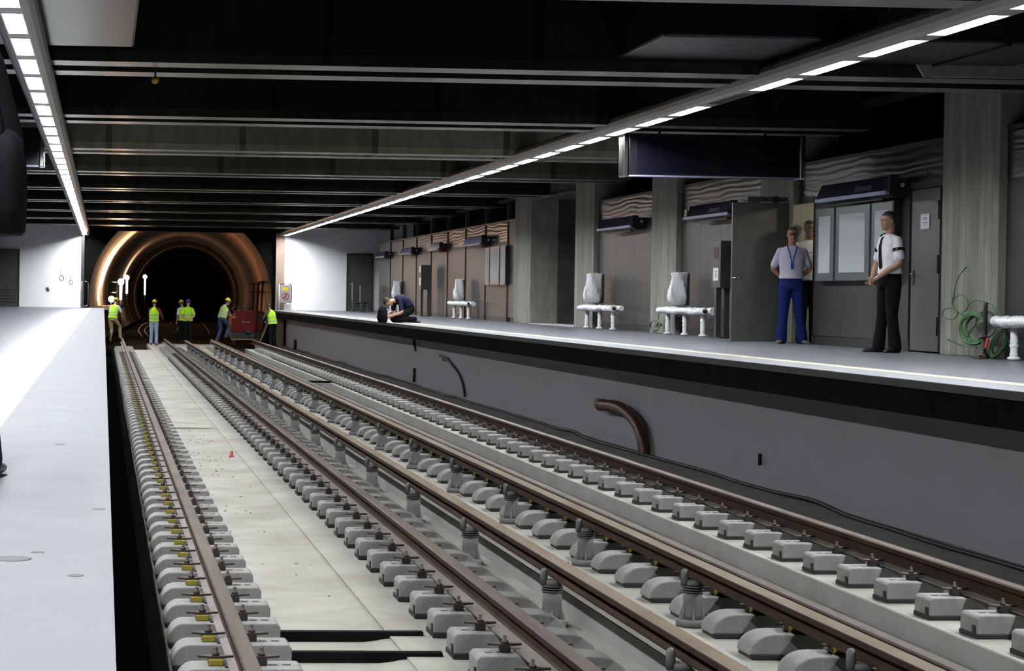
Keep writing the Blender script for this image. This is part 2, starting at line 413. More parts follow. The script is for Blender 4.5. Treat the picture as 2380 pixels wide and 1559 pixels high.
LIP = .040
def lamp_line(x, z, y_phase, unlit, label, rods, rod_len):
    t = empty('strip_lamp', (x, 0, z))
    tag(t, label, 'lamp')
    h = MB()
    # tubular shell, open below as a shallow trough: the panels sit recessed between two lips
    prof = [(-.098, 0), (-.084, 0), (-.084, LIP + .01), (.084, LIP + .01), (.084, 0), (.098, 0), (.150, .022), (.188, .06), (.205, .11), (.19, .16), (.15, .20), (.09, .222), (-.09, .222), (-.15, .20), (-.19, .16), (-.205, .11), (-.188, .06), (-.150, .022)]
    h.prism(prof, -0.3, 74.97, 'lamp_body')
    yy = y_phase - math.floor((y_phase - 0.6) / PITCH_PANEL) * PITCH_PANEL + PITCH_PANEL / 2
    while yy < 74.6:
        h.box(-.084, .084, yy - .17, yy + .17, .002, LIP + .01, 'lamp_body'); yy += PITCH_PANEL
    h.build('housing', t)
    k0 = math.floor((y_phase - 0.6) / PITCH_PANEL)
    y = y_phase - k0 * PITCH_PANEL
    src_on = src_off = None
    while y < 74.42:
        off = any(abs(y - u) < 0.5 for u in unlit)
        src = src_off if off else src_on
        if src is None:
            d = MB()
            pr = [(-.07, -.565), (.07, -.565), (.082, -.54), (.082, .54), (.07, .565), (-.07, .565), (-.082, .54), (-.082, -.54)]
            d.prism(pr, LIP - .004, LIP + .006, 'lamp_off' if off else 'lamp_on', axis='Z')
            o = d.build('diffuser', t); o.location = (0, y, 0)
            if off: src_off = o; o['label'] = 'unlit dark panel'
            else: src_on = o
        else:
            o = src.copy(); COL.objects.link(o); o.location = (0, y, 0)
        y += PITCH_PANEL
    rs = None
    for ry in rods:
        if rs is None:
            r = MB(); r.tube([(0, 0, .21), (0, 0, rod_len)], .012, 'steel_dark', n=8); rs = r.build('hanger_rod', t); rs.location = (0, ry, 0)
        else:
            r = rs.copy(); COL.objects.link(r); r.location = (0, ry, 0)
    return t
LX, LZ = -0.775, 2.90
RX, RZ = 7.30, 3.01
ph_r = on_x(1801, 194.5, RX).y
lamp_line(LX, LZ, on_x(81.8, 161.6, LX).y, [], 'long grey tubular lamp line with white panels above the near platform edge', [8.44 + 6.02 * k for k in range(11)], .22)
lamp_line(RX, RZ, ph_r, [ph_r + PITCH_PANEL], 'long grey tubular lamp line with one unlit panel, above the platform with the benches', [on_x(2068, 40, RX).y + 6.02 * k for k in range(-2, 10)], 1.35)

# ------------------------------------------------------------------ platforms
def platform(name, x0, x1, edge, sgn, label):
    """sgn: direction from the edge towards the wall"""
    b = MB()
    e2 = edge + sgn * 0.51; e3 = edge + sgn * 0.71
    def strip(a, c, z0, z1, m): b.box(min(a, c), max(a, c), -6, END_Y, z0, z1, m)
    strip(edge, e2, -.07, 0, 'edge_granite')
    strip(e2, e3, -.07, 0.001, 'yellow_strip')
    strip(e3, x1 if sgn > 0 else x0, -.07, 0, 'granite')
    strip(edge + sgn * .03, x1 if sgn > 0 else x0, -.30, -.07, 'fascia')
    return structure(b.build(name), label, 'platform')
platform('floor_platform_near', -4.4, EDGE_L, EDGE_L, -1, 'pale granite platform under the camera with pale yellow safety strip')
platform('floor_platform_far', EDGE_R, 14.5, EDGE_R, 1, 'granite platform with benches and bright edge slab across the tracks')
# bright stone edge nosing is darker on its vertical face
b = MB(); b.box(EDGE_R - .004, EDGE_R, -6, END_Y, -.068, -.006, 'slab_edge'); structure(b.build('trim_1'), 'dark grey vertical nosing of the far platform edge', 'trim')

b = MB()
b.box(7.42, 7.55, -6, END_Y, -1.9, -.30, 'under_wall')
structure(b.build('wall_under_platform_far'), 'pale grey painted wall below the far platform', 'wall')
b = MB(); b.box(-.45, -.30, -6, END_Y, -1.9, -.30, 'track_dark')
structure(b.build('wall_under_platform_near'), 'dark wall below the near platform', 'wall')

# ------------------------------------------------------------------ track bed
TE = 68.0
b = MB(); Y0 = -6.0
b.box(-.30, .33, Y0, TE, -1.95, -1.70, 'track_dark')
b.box(.33, 1.79, Y0, TE, -1.95, TRACK_Z - .035, 'track_slab')
b.box(.33, 1.10, Y0, TE, TRACK_Z - .035, TRACK_Z, 'track_slab')
b.box(1.79, 2.86, Y0, TE + 8, -1.95, TRACK_Z + .0, 'track_slab')
b.box(2.86, 4.62, Y0, TE + 8, -1.95, TRACK_Z, 'track_slab')
b.box(3.10, 3.42, Y0, TE, TRACK_Z, TRACK_Z + .141, 'track_step')
b.box(4.62, 5.39, Y0, TE, -1.95, LOW_Z, 'track_slab')
b.box(5.39, 6.15, Y0, TE + 2, -1.95, TRACK_Z, 'track_step')
b.box(6.15, 7.42, Y0, TE + 7, -1.95, TRACK_Z, 'ballast_grey')
# pale tops of the two stepped slabs
b.box(3.104, 3.416, Y0, TE, TRACK_Z + .141, TRACK_Z + .145, 'track_slab')
b.box(5.40, 6.14, Y0, TE, TRACK_Z, TRACK_Z + .004, 'track_slab')
b.prism([(1.62, TRACK_Z - .0349), (1.79, TRACK_Z - .0349), (1.79, TRACK_Z - .014)], Y0, TE, 'track_slab')
# raised strip of newer cement in the far half of the first trough
b.box(1.10, 1.79, 29.0, TE, TRACK_Z - .035, TRACK_Z - .012, 'track_slab')
structure(b.build('floor_track_bed'), 'pale concrete track bed with stepped troughs', 'track bed')
b = MB(); b.box(-4, 12, TE, 230, -2.1, -1.62, 'tunnel_floor')
structure(b.build('floor_tunnel'), 'dark tunnel floor beyond the end of the new track bed', 'floor')

# ------------------------------------------------------------------ walls at the far end, portal
b = MB()
b.box(-5.5, -0.90, END_Y, END_Y + .4, -.3, 4.4, 'white_wall')
structure(b.build('wall_end_near_side'), 'white end wall beside the tunnel mouth, behind the near platform', 'wall')
b = MB()
b.box(7.33, 13.0, END_Y, END_Y + .4, -.3, 4.4, 'white_wall')
structure(b.build('wall_end_far_side'), 'white end wall beside the tunnel mouth, behind the far platform', 'wall')
b = MB()
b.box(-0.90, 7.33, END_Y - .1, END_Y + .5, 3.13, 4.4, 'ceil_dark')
b.box(6.98, 7.325, END_Y - .05, END_Y + .9, -1.9, 3.13, 'tunnel')
b.box(-0.93, -0.80, END_Y - .02, END_Y + .9, -1.9, 3.13, 'steel_dark')
structure(b.build('trim_2'), 'dark lintel and brown jambs of the tunnel mouth', 'trim')

def grey_door(x0, x1, z1, name, label):
    b = MB()
    b.box(x0, x1, END_Y - .05, END_Y, 0.02, z1, 'door_grey')
    for fx in (x0, x1 - .05): b.box(fx, fx + .05, END_Y - .08, END_Y, 0, z1 + .05, 'steel_dark')
    b.box(x0, x1, END_Y - .08, END_Y, z1, z1 + .05, 'steel_dark')
    for i in range(5):
        zz = .18 + i * .12
        b.box(x0 + .12, x1 - .12, END_Y - .062, END_Y - .05, zz, zz + .035, 'black')
    d = structure(b.build(name), label, 'door')
    h = MB(); h.tube([(x0 + .14, END_Y - .05, 1.1), (x0 + .14, END_Y - .11, 1.1), (x0 + .26, END_Y - .11, 1.1)], .016, 'chrome', n=8)
    h.ball((x0 + .14, END_Y - .06, 1.62), .03, 'chrome', n=8)
    h.build('handle', d)
    return d
xa = on_y(805, 660, END_Y).x; xb = on_y(866, 660, END_Y).x
grey_door(xa, xb, on_y(830, 593, END_Y).z, 'door_1', 'grey steel door with louvres in the far-platform end wall')
grey_door(-4.32, on_y(45, 660, END_Y).x, on_y(30, 582, END_Y).z, 'door_2', 'grey steel door with louvres in the near-platform end wall')

# ------------------------------------------------------------------ ceiling and beams
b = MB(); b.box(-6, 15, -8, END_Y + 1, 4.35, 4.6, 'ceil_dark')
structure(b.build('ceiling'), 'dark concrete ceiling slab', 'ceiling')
prof = []
def beam_mesh(side='beam_side'):
    b = MB()
    # two ribs joined by a top flange, profile in (y, z) extruded along X
    for s in (-1, 1):
        c = s * .45
        b.prism([(c - .21, 3.11), (c + .21, 3.11), (c + .25, 3.22), (c + .25, 4.1), (c - .25, 4.1), (c - .25, 3.22)], -5.2, 10.9, side, axis='X', mats=['beam_foot', None, None, None, None, None])
    b.box(-5.2, 10.9, -1.0, 1.0, 4.1, 4.36, side)
    b.box(-5.2, 10.9, -.2, .2, 3.42, 3.5, 'ceil_dark')
    return b
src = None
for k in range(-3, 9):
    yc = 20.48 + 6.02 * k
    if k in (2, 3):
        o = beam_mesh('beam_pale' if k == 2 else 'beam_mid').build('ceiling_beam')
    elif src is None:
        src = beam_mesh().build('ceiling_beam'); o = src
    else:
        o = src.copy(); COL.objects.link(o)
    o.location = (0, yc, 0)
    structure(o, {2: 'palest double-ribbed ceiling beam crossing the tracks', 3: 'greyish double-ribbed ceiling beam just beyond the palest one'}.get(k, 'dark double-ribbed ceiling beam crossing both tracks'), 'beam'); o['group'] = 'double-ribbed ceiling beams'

# ------------------------------------------------------------------ wall along the near platform (outside the frame on this side)
b = MB(); b.box(-4.75, -4.6, -6, END_Y, 0, 4.4, 'steel_panel'); structure(b.build('wall_near_side'), 'steel clad wall behind the near platform', 'wall')
b = MB(); b.box(-5, 14, -6.6, -6, -2, 4.6, 'ceil_dark'); structure(b.build('wall_behind_camera'), 'dark closing wall behind the camera', 'wall')

# ------------------------------------------------------------------ wall along the far platform
def yw(px, X=WALL_X): return on_x(px, 780, X).y
P = {}
P['a'] = (yw(2315, 10.6), yw(2184, 10.6))
P['b'] = (yw(1838, 10.6), yw(1762, 10.6))
P['c'] = (yw(1568, 10.6), yw(1510, 10.6))
P['d'] = (yw(1376, 10.6), yw(1333, 10.6))
P['e'] = (yw(1230, 10.6), yw(1193, 10.6))
P['z'] = (P['a'][0] - 6.05, P['a'][1] - 6.05)
P['y'] = (P['a'][0] - 12.1, P['a'][1] - 12.1)
for key, lab in (('y', 'board-marked concrete pillar nearest the camera'), ('z', 'board-marked concrete pillar just outside the picture beside the near bench'),
                 ('a', 'board-marked concrete pillar behind the tangle of green cable'), ('b', 'concrete pillar mostly hidden by the open steel door'),
                 ('c', 'concrete pillar beside the bench with the loose green coil at its foot'), ('d', 'concrete pillar on the near side of the dark passage'),
                 ('e', 'concrete pillar on the far side of the dark passage')):
    y0, y1 = P[key]
    b = MB(); b.box(10.60, 11.3, y0, y1, 0, 4.35, 'pillar', bevel=.012)
    o = b.build('concrete_pillar'); structure(o, lab, 'pillar')

TOPZ = 2.72
DOOR_Z = 2.15
def panel_run(b, y0, y1, z0=0.0, step=1.25, ripple_from=2.12, joints=True):
    """steel sheets with open joints; the rippled sheets sit above the door heads"""
    n = max(1, round((y1 - y0) / step)); w = (y1 - y0) / n
    for i in range(n):
        a, c = y0 + i * w + .004, y0 + (i + 1) * w - .004
        b.box(WALL_X, WALL_X + .04, a, c, z0 + .14, 2.06, 'steel_panel')
        b.box(WALL_X, WALL_X + .04, a, c, 2.14, TOPZ, 'steel_ripple')
    b.box(WALL_X + .012, WALL_X + .06, y0, y1, 2.06, 2.14, 'steel_dark')
    b.box(WALL_X + .01, WALL_X + .06, y0, y1, 0, .14, 'steel_dark')
    b.box(WALL_X + .04, WALL_X + .12, y0, y1, 0, TOPZ, 'black')
    b.box(WALL_X - .012, WALL_X + .14, y0, y1, TOPZ, TOPZ + .05, 'steel_dark')
yd0, yd1 = yw(2180), yw(2112)            # closed steel door
yo0, yo1 = yw(1886), yw(1846)            # open doorway
b = MB()
panel_run(b, P['y'][1], P['z'][0]); panel_run(b, P['z'][1], P['a'][0])
panel_run(b, yd1 + .03, yo0)
panel_run(b, P['b'][1], P['c'][0]); panel_run(b, P['c'][1], P['d'][0])
# sheets above the closed and the open door
for a, c in ((P['a'][1], yd1 + .03), (yo0, P['b'][0])):
    b.box(WALL_X, WALL_X + .04, a, c, 2.24, TOPZ, 'steel_ripple')
    b.box(WALL_X - .01, WALL_X + .06, a, c, DOOR_Z, 2.24, 'steel_dark')
    b.box(WALL_X - .012, WALL_X + .14, a, c, TOPZ, TOPZ + .05, 'steel_dark')
# far run with its clerestory posts
fy = [yw(x) for x in (1184, 1132, 1083, 1041, 1002.5, 967, 934, 905, 880)]
fy = [48.6 + i * 2.87 for i in range(9)]
for a, c in zip(fy[:-1], fy[1:]):
    b.box(WALL_X, WALL_X + .04, a + .005, c - .005, .12, 2.06, 'steel_panel')
    b.box(WALL_X, WALL_X + .04, a + .005, c - .005, 2.14, 2.66, 'steel_ripple')
    b.box(WALL_X - .03, WALL_X + .1, a - .02, a + .02, .0, 3.25, 'steel_panel')
b.box(WALL_X - .03, WALL_X + .1, P['e'][1] - .02, P['e'][1] + .05, 0, 3.25, 'steel_dark')
b.box(WALL_X, WALL_X + .04, P['e'][1] + .05, fy[0], .12, 2.66, 'steel_panel')
b.box(WALL_X + .01, WALL_X + .06, fy[0], fy[-1], 2.06, 2.14, 'steel_dark')
b.box(WALL_X + .01, WALL_X + .06, fy[0], fy[-1], 0, .12, 'steel_dark')
b.box(WALL_X + .04, WALL_X + .12, P['e'][1], fy[-1], 0, 2.66, 'black')
b.box(WALL_X - .02, WALL_X + .14, P['e'][1], fy[-1], 2.66, 2.70, 'steel_panel')
b.box(WALL_X - .02, WALL_X + .14, P['e'][1], fy[-1], 3.20, 3.27, 'steel_panel')
structure(b.build('wall_far_side'), 'brushed steel sheet wall behind the far platform, rippled sheets above door height', 'wall')
# dark void above the steel sheets, and the header above it
b = MB()
b.box(12.6, 12.8, -6, 80, 0, 4.4, 'ceil_dark')
b.box(WALL_X + .02, WALL_X + .2, -6, P['e'][0], 3.42, 3.50, 'steel_dark')
b.box(WALL_X + .10, WALL_X + .3, -6, END_Y, 3.50, 4.36, 'ceil_dark')
structure(b.build('wall_far_side_upper'), 'dark void and header above the steel sheets', 'wall')

# passage between the last two pillars
b = MB()
ry0, ry1 = P['d'][1], P['e'][0]
b.box(12.0, 12.2, ry0 - 1, ry1 + 1, 0, 3.4, 'recess')
b.box(11.3, 12.0, ry1 - .02, ry1 + .2, 0, 3.4, 'recess')
b.box(11.3, 12.0, ry0 - .2, ry0 + .02, 0, 3.4, 'recess')
b.box(10.66, 12.1, ry0, ry1, 3.1, 3.42, 'recess')
b.box(10.60, 10.66, ry0, ry1, 3.06, 3.11, 'steel_panel')
structure(b.build('wall_passage'), 'dark concrete passage with red ring sign on its back wall', 'wall')
b = MB(); b.box(10.60, 11.3, ry0, ry1, .0, .012, 'white'); structure(b.build('trim_3'), 'pale threshold strip of the dark passage', 'trim')

# room behind the open doorway
b = MB()
b.box(WALL_X + .1, 12.6, yo1 + .55, yo1 + .75, 0, 2.7, 'pillar')
b.box(12.5, 12.65, yo0 - 1.6, yo1 + .7, 0, 2.7, 'pillar')
b.box(WALL_X + .1, 12.6, yo0 - 1.7, yo0 - 1.6, 0, 2.7, 'pillar')
b.box(WALL_X + .1, 12.6, yo0 - 1.7, yo1 + .75, 2.6, 2.7, 'pillar')
b.box(WALL_X, WALL_X + .22, yo1 + .02, yo1 + .10, 0, DOOR_Z, 'steel_panel')
b.box(WALL_X, WALL_X + .22, yo0 - .04, yo0 + .0, 0, DOOR_Z, 'steel_panel')
structure(b.build('wall_service_room'), 'bare concrete room behind the open doorway', 'wall')

# ------------------------------------------------------------------ tunnel: ribbed vault swept along a gentle right-hand curve
def tunnel_axis(s):
    return 3.12 + .047 * s, END_Y + .4 + s, .047
b = MB()
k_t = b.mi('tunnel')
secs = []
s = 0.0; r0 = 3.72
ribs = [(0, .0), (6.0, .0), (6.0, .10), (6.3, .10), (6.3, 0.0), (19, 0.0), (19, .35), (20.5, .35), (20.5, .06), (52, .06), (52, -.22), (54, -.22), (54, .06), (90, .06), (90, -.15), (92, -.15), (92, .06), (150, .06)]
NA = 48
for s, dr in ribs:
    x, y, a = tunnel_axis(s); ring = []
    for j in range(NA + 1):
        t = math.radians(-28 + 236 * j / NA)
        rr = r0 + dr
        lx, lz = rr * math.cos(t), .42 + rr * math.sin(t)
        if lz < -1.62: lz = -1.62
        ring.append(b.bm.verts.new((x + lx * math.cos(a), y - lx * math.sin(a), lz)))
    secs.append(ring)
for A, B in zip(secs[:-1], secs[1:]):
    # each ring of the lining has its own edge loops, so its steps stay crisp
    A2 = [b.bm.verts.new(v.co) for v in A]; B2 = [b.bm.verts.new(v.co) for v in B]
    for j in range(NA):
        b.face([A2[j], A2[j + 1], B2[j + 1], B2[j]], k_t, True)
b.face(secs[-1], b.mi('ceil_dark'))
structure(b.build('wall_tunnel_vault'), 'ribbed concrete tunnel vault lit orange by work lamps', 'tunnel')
# cast portal frame around the vault mouth
b = MB(); out = []; inn = []
for j in range(NA + 1):
    t = math.radians(-28 + 236 * j / NA)
    inn.append((3.12 + r0 * math.cos(t), .42 + r0 * math.sin(t)))
V = []
kk = b.mi('ceil_dark')
ri = [b.bm.verts.new((x, END_Y + .42, max(z, -1.62))) for x, z in inn]
ro = [b.bm.verts.new((3.12 + (x - 3.12) * 2.0, END_Y + .42, .42 + (max(z, -1.62) - .42) * 2.0)) for x, z in inn]
for j in range(NA): b.face([ri[j], ri[j + 1], ro[j + 1], ro[j]], kk)
structure(b.build('trim_4'), 'dark face around the tunnel vault', 'trim')

# pale concrete above the clerestory beside the first pillar, and an added plate with the lit beam end painted pale
b = MB()
b.box(10.62, 10.80, P['z'][1], P['a'][0], 3.46, 4.36, 'pillar')
structure(b.build('trim_6'), 'pale concrete upstand above the clerestory near the first pillar', 'trim')
b = MB(); b.prism([(8.3, 4.1), (8.9, 3.115), (10.6, 3.115), (10.6, 4.1)], 19.72, 19.77, 'pillar'); structure(b.build('trim_7'), 'pale plate added as the lit end of the beam face beside the first pillar', 'trim')
# ------------------------------------------------------------------ warm work lamps in the tunnel
def work_lamp(px, py, D, tube_len, label, watts):
    p = on_y(px, py, D)
    t = empty('work_lamp', (p.x, D, -1.62)); tag(t, label, 'lamp', 'work lamps in the tunnel')
    h = p.z + 1.62
    b = MB(); b.tube([(0, .05, 0), (0, .05, h - .1)], .025, 'steel_dark', n=8)
    for a in (0, 2.1, 4.2): b.tube([(0, .05, .45), (.35 * math.cos(a), .05 + .35 * math.sin(a), .015)], .016, 'steel_dark', n=6)
    b.build('stand', t)
    b = MB(); b.ball((0, 0, h), .15 if tube_len else .14, 'warm_glow', n=14); b.build('bulb', t)
    if tube_len:
        b = MB(); b.tube([(0, -.02, h - .16), (0, -.02, h - .16 - tube_len)], .06, 'white_tube', n=10); b.build('tube', t)
    # floodlight head turned up towards the near side of the vault
    li = bpy.data.lights.new('work_lamp_light', 'SPOT'); li.energy = watts; li.color = (1.0, .56, .28); li.shadow_soft_size = .14
    li.spot_size = math.radians(142); li.spot_blend = .6
    lo = bpy.data.objects.new('light', li); COL.objects.link(lo); lo.parent = t; lo.location = (0, -.20, h + .06)
    lo.rotation_euler = Vector((-.55, -.25, .70)).to_track_quat('-Z', 'Y').to_euler()
    return t
work_lamp(281, 655, 86.0, .66, 'brightest orange work lamp on a stand with white tube below', WORK_LAMP_WATTS * 1.7)
work_lamp(295, 645, 112.0, .80, 'orange work lamp just behind the brightest one', WORK_LAMP_WATTS * 1.2)
work_lamp(337, 643, 135.0, 1.15, 'orange work lamp standing alone deeper in the tunnel', WORK_LAMP_WATTS * 1.6)
work_lamp(259, 695, 84.0, 0, 'low round work lamp near the platform end, without tube', WORK_LAMP_WATTS * .5)
# ------------------------------------------------------------------ rails
BLOCK_TOP = TRACK_Z + .150
HEAD_Z = BLOCK_TOP + .010 + .150
RAIL_END = 72.0
def running_rail(x, label, lf=.078):
    b = MB(); z = HEAD_Z - .150
    prof = [(-lf, 0), (.078, 0), (.078, .010), (.024, .022), (.012, .036), (.012, .100), (.041, .108), (.044, .140), (.036, .150), (-.036, .150), (-.044, .140), (-.041, .108), (-.012, .100), (-.012, .036), (-.024, .022), (-lf, .010)]
    ms = [None, 'rail_foot', 'rail_foot', 'rust', None, 'rust', 'rust', 'rail_head', 'rail_head', 'rail_head', 'rust', 'rust', None, 'rust', 'rail_foot', 'rail_foot']
    y = -2.0
    b.prism(prof, -2.0, RAIL_END, 'rust', mats=ms)
    o = b.build('rail'); o.location = (x, 0, z)
    tag(o, label, 'rail'); return o
running_rail(RAIL_X[0], 'brown steel rail nearest the camera platform, on blocks with yellow pads', .066)
running_rail(RAIL_X[1], 'rusty double-looking running rail between the pale slab and the first insulator row', .105)
running_rail(RAIL_X[2], 'thin running rail mostly hidden behind the broad flat conductor rail')
running_rail(RAIL_X[3], 'dark rusty running rail nearest the grey wall below the benches')

def conductor_rail(x, z, label):
    b = MB()
    prof = [(-.040, 0), (.040, 0), (.040, .014), (.014, .024), (.014, .066), (.055, .074), (.055, .100), (.050, .105), (-.050, .105), (-.055, .100), (-.055, .074), (-.014, .066), (-.014, .024), (-.040, .014)]
    ms = ['rust'] * 14; ms[7] = 'third_top'
    b.prism(prof, 4.0, RAIL_END - 6, 'rust', mats=ms)
    o = b.build('conductor_rail'); o.location = (x, 0, z); tag(o, label, 'rail'); return o
INS_H = .295
conductor_rail(2.945, TRACK_Z + INS_H + .003, 'broad flat-topped conductor rail on grey insulators beside the low concrete kerb')
conductor_rail(3.86, TRACK_Z + INS_H + .003, 'broad flat-topped conductor rail on grey insulators amid round-ended blocks')

# ------------------------------------------------------------------ rail bearing blocks
def block_profile(inn, out, rr):
    p = [(out, .030), (-inn, .030), (-inn, .130), (-inn + .02, .150), (out - rr, .150)]
    for i in range(1, 9):
        a = math.pi / 2 * (1 - i / 8)
        p.append((out - rr + rr * math.cos(a), .035 + .115 * math.sin(a)))
    return p
def block_mb(b, dims, marks=True):
    inn = dims[0]
    b.prism(block_profile(*dims[:3]), -.116, .116, 'block', bevel=.008)
    if marks:
        for xx in (-inn + .085, -inn + .155): b.box(xx - .022, xx + .022, -.014, .010, .150, .1525, 'steel_dark')
def boot_mb(b, dims):
    inn, out, rr = dims[:3]
    b.box(-inn - .005, out - .012, -.122, .122, .0, .034, 'rubber', bevel=.006)
    b.box(-inn - .008, -inn + .003, -.10, -.06, .03, .085, 'rubber')
def clip_mb(b, s, pad, xo=.125):
    """s: -1 on the inner side, +1 on the outer side of the rail"""
    k = b.mi('clip_steel'); x = s * xo
    w = .04 if pad == 'yellow_pad' else .028
    b.box(x - w, x + w, -w, w, .150, .186, pad, bevel=.006)
    b.prism([(x - .095, 0), (x - .03, .026), (x + .03, .026), (x + .095, 0), (x + .03, -.026), (x - .03, -.026)], .188, .200, 'clip_steel', axis='Z')
    b.lathe([(.02, .200), (.02, .214), (.011, .215), (.011, .240), (.006, .244)], 'clip_steel', n=8, c=(x, 0, 0))

def make_block(pad_outer, pad_inner, dims):
    b = MB(); block_mb(b, dims); root = b.build('bearing_block')
    b = MB(); boot_mb(b, dims); b.build('rubber_boot', root)
    for s, pad in ((1, pad_outer), (-1, pad_inner)):
        b = MB(); clip_mb(b, s, pad, dims[3] if s < 0 else .125); b.build('rail_clip', root)
    # rubber pad under the rail
    b = MB(); b.box(-.08, .08, -.09, .09, .150, .160, 'rubber'); b.build('rail_pad', root)
    return root
def make_block_plain(pad_outer, pad_inner, dims):
    b = MB(); block_mb(b, dims, False); boot_mb(b, dims)
    for s, pad in ((1, pad_outer), (-1, pad_inner)): clip_mb(b, s, pad, dims[3] if s < 0 else .125)
    return b.build('bearing_block')

PERIOD = .664
ROWS = [
    (0, True, 9.20, 'yellow_pad', 'rubber', (.335, .335, .10, .118), 'grey concrete bearing block with yellow pads under the rail beside the camera platform', 'blocks with yellow pads under the first rail'),
    (1, False, 8.6, 'rubber', 'rubber', (.335, .50, .19, .160), 'square-ended grey bearing block with dark clips under the rail beside the pale slab', 'blocks with dark clips under the second rail'),
    (2, True, 8.6, 'yellow_pad', 'rubber', (.335, .42, .16, .125), 'round-ended grey bearing block showing beneath the flat conductor rail', 'round-ended blocks under the third running rail'),
    (3, False, 10.4, 'rubber', 'rubber', (.345, .345, .15, .125), 'grey bearing block on the narrow slab under the rail nearest the grey wall', 'blocks under the rail nearest the grey wall'),
]
N_ROW = 75
for ri, flip, ymin, po, pi_, dims, lab, grp in ROWS:
    phase = 10.34 if ri == 0 else 10.70
    k0 = math.ceil((ymin - phase) / PERIOD); ys = []
    y = phase + k0 * PERIOD
    while y < TE - 1.2: ys.append(y); y += PERIOD
    near = far = None; rest = None
    for i, y in enumerate(ys):
        if i < N_ROW:
            if i < 34:
                if near is None: near = make_block(po, pi_, dims); o = near
                else: o = copy_tree(near)
            else:
                if far is None: far = make_block_plain(po, pi_, dims); o = far
                else: o = far.copy(); COL.objects.link(o)
            o.location = (RAIL_X[ri], y, TRACK_Z)
            # the rounded end always lies outside its pair of rails
            o.rotation_euler = (0, 0, math.pi if flip else 0)
            tag(o, lab, 'block', grp)
        else:
            if rest is None: rest = MB()
            for s in (1,):
                sg = -1 if flip else 1
                pr = [(sg * a, c) for a, c in block_profile(*dims[:3])]
                rest.prism([(RAIL_X[ri] + a, TRACK_Z + c) for a, c in pr], y - .116, y + .116, 'block')
    if rest:
        o = rest.build('bearing_blocks_far')
        tag(o, lab.replace('bearing block', 'bearing blocks').replace('grey concrete', 'farthest grey concrete') + ', farthest end of the row', 'block', grp, 'stuff')

# ------------------------------------------------------------------ insulators carrying the conductor rails
def make_insulator():
    t = empty('rail_insulator')
    b = MB()
    b.lathe([(.104, 0), (.106, .038), (.096, .046), (.066, .050)], 'insulator', n=28); b.build('base', t)
    b = MB()
    b.lathe([(.068, .045), (.064, .08), (.062, .16), (.062, .222)], 'insulator', n=28)
    for i in range(6):
        mt = Matrix.Rotation(i * math.pi / 3 + .3, 4, 'Z')
        b.prism([(.052, .046), (.092, .046), (.068, .11), (.060, .17), (.052, .17)], -.007, .007, 'insulator', mtx=mt)
    b.build('body', t)
    for z in (.222, .238, .254):
        b = MB(); b.lathe([(.056, z - .004), (.070, z), (.070, z + .006), (.056, z + .012)], 'insulator', n=28, mats=['rubber', None, 'rubber']); b.build('fin', t)
    b = MB(); b.lathe([(.054, .262), (.050, .282), (.044, INS_H)], 'insulator', n=20)
    b.build('cap', t)
    for x in (-.055,):
        b = MB(); b.lathe([(.024, .262), (.024, .345), (.018, .362), (.008, .368)], 'insulator', n=14, c=(x, 0, 0))
        b.build('bolt', t)
    return t
src = make_insulator(); first = True
for x, lab, grp in ((2.895, 'grey ribbed insulator under the conductor rail beside the low kerb', 'insulators beside the low kerb'),
                    (3.812, 'grey ribbed insulator standing amid the round-ended blocks', 'insulators amid the round-ended blocks')):
    for k in range(21):
        y = 9.04 + 2.656 * k
        if first: o = src; first = False
        else: o = copy_tree(src)
        o.location = (x, y, TRACK_Z); tag(o, lab, 'insulator', grp)

# ------------------------------------------------------------------ loose things in the track bed
def bar(x0, x1, y, z, label, h=.06):
    b = MB(); b.box(x0, x1, y - .03, y + .03, z, z + h, 'fascia', bevel=.004)
    b.box(x0, x1, y - .045, y + .045, z, z + .012, 'fascia')
    o = b.build('tie_bar'); tag(o, label, 'tie bar'); return o
bar(1.10, 2.0, 11.34, TRACK_Z - .034, 'second dark steel tie bar across the pale slab, the farther of the near pair')
bar(1.10, 2.0, 10.69, TRACK_Z - .034, 'dark steel tie bar across the pale slab, closest to the camera')
bar(4.55, 5.45, 43.9, TRACK_Z, 'dark tie bar lying across the trough of the far track', .05)
b = MB(); b.lathe([(.035, 0), (.035, .02), (.022, .03), (.018, .085), (.010, .09)], 'red', n=14); o = b.build('red_marker', loc=(1.69, 24.0, TRACK_Z - .035))
tag(o, 'small red plastic marker standing on the pale slab', 'marker')
b = MB(); b.box(-.03, .03, -.02, .02, 0, .02, 'red', bevel=.004); o = b.build('red_scrap', loc=(on_z(912, 1555, TRACK_Z).x, on_z(912, 1555, TRACK_Z).y, TRACK_Z - .035))
tag(o, 'tiny red scrap on the slab near the closest tie bar', 'scrap')
rnd = random.Random(3); b = MB()
for i in range(95):
    x = rnd.uniform(1.14, 1.76); y = rnd.choice((rnd.uniform(11, 40), rnd.gauss(24, 2.5))); r = rnd.uniform(.003, .009)
    b.box(x - r, x + r * rnd.uniform(.6, 2.5), y - r, y + r, TRACK_Z - .036, TRACK_Z - .03 + r * .3, 'ballast_grey')
for i in range(90):
    x = rnd.uniform(3.45, 3.70); y = rnd.uniform(10, 30); r = rnd.uniform(.004, .010)
    b.box(x - r, x + r, y - r, y + r, TRACK_Z - .001, TRACK_Z + r, 'ballast_grey')
o = b.build('concrete_crumbs'); tag(o, 'small dark crumbs of concrete scattered on the pale slab', 'debris', None, 'stuff')

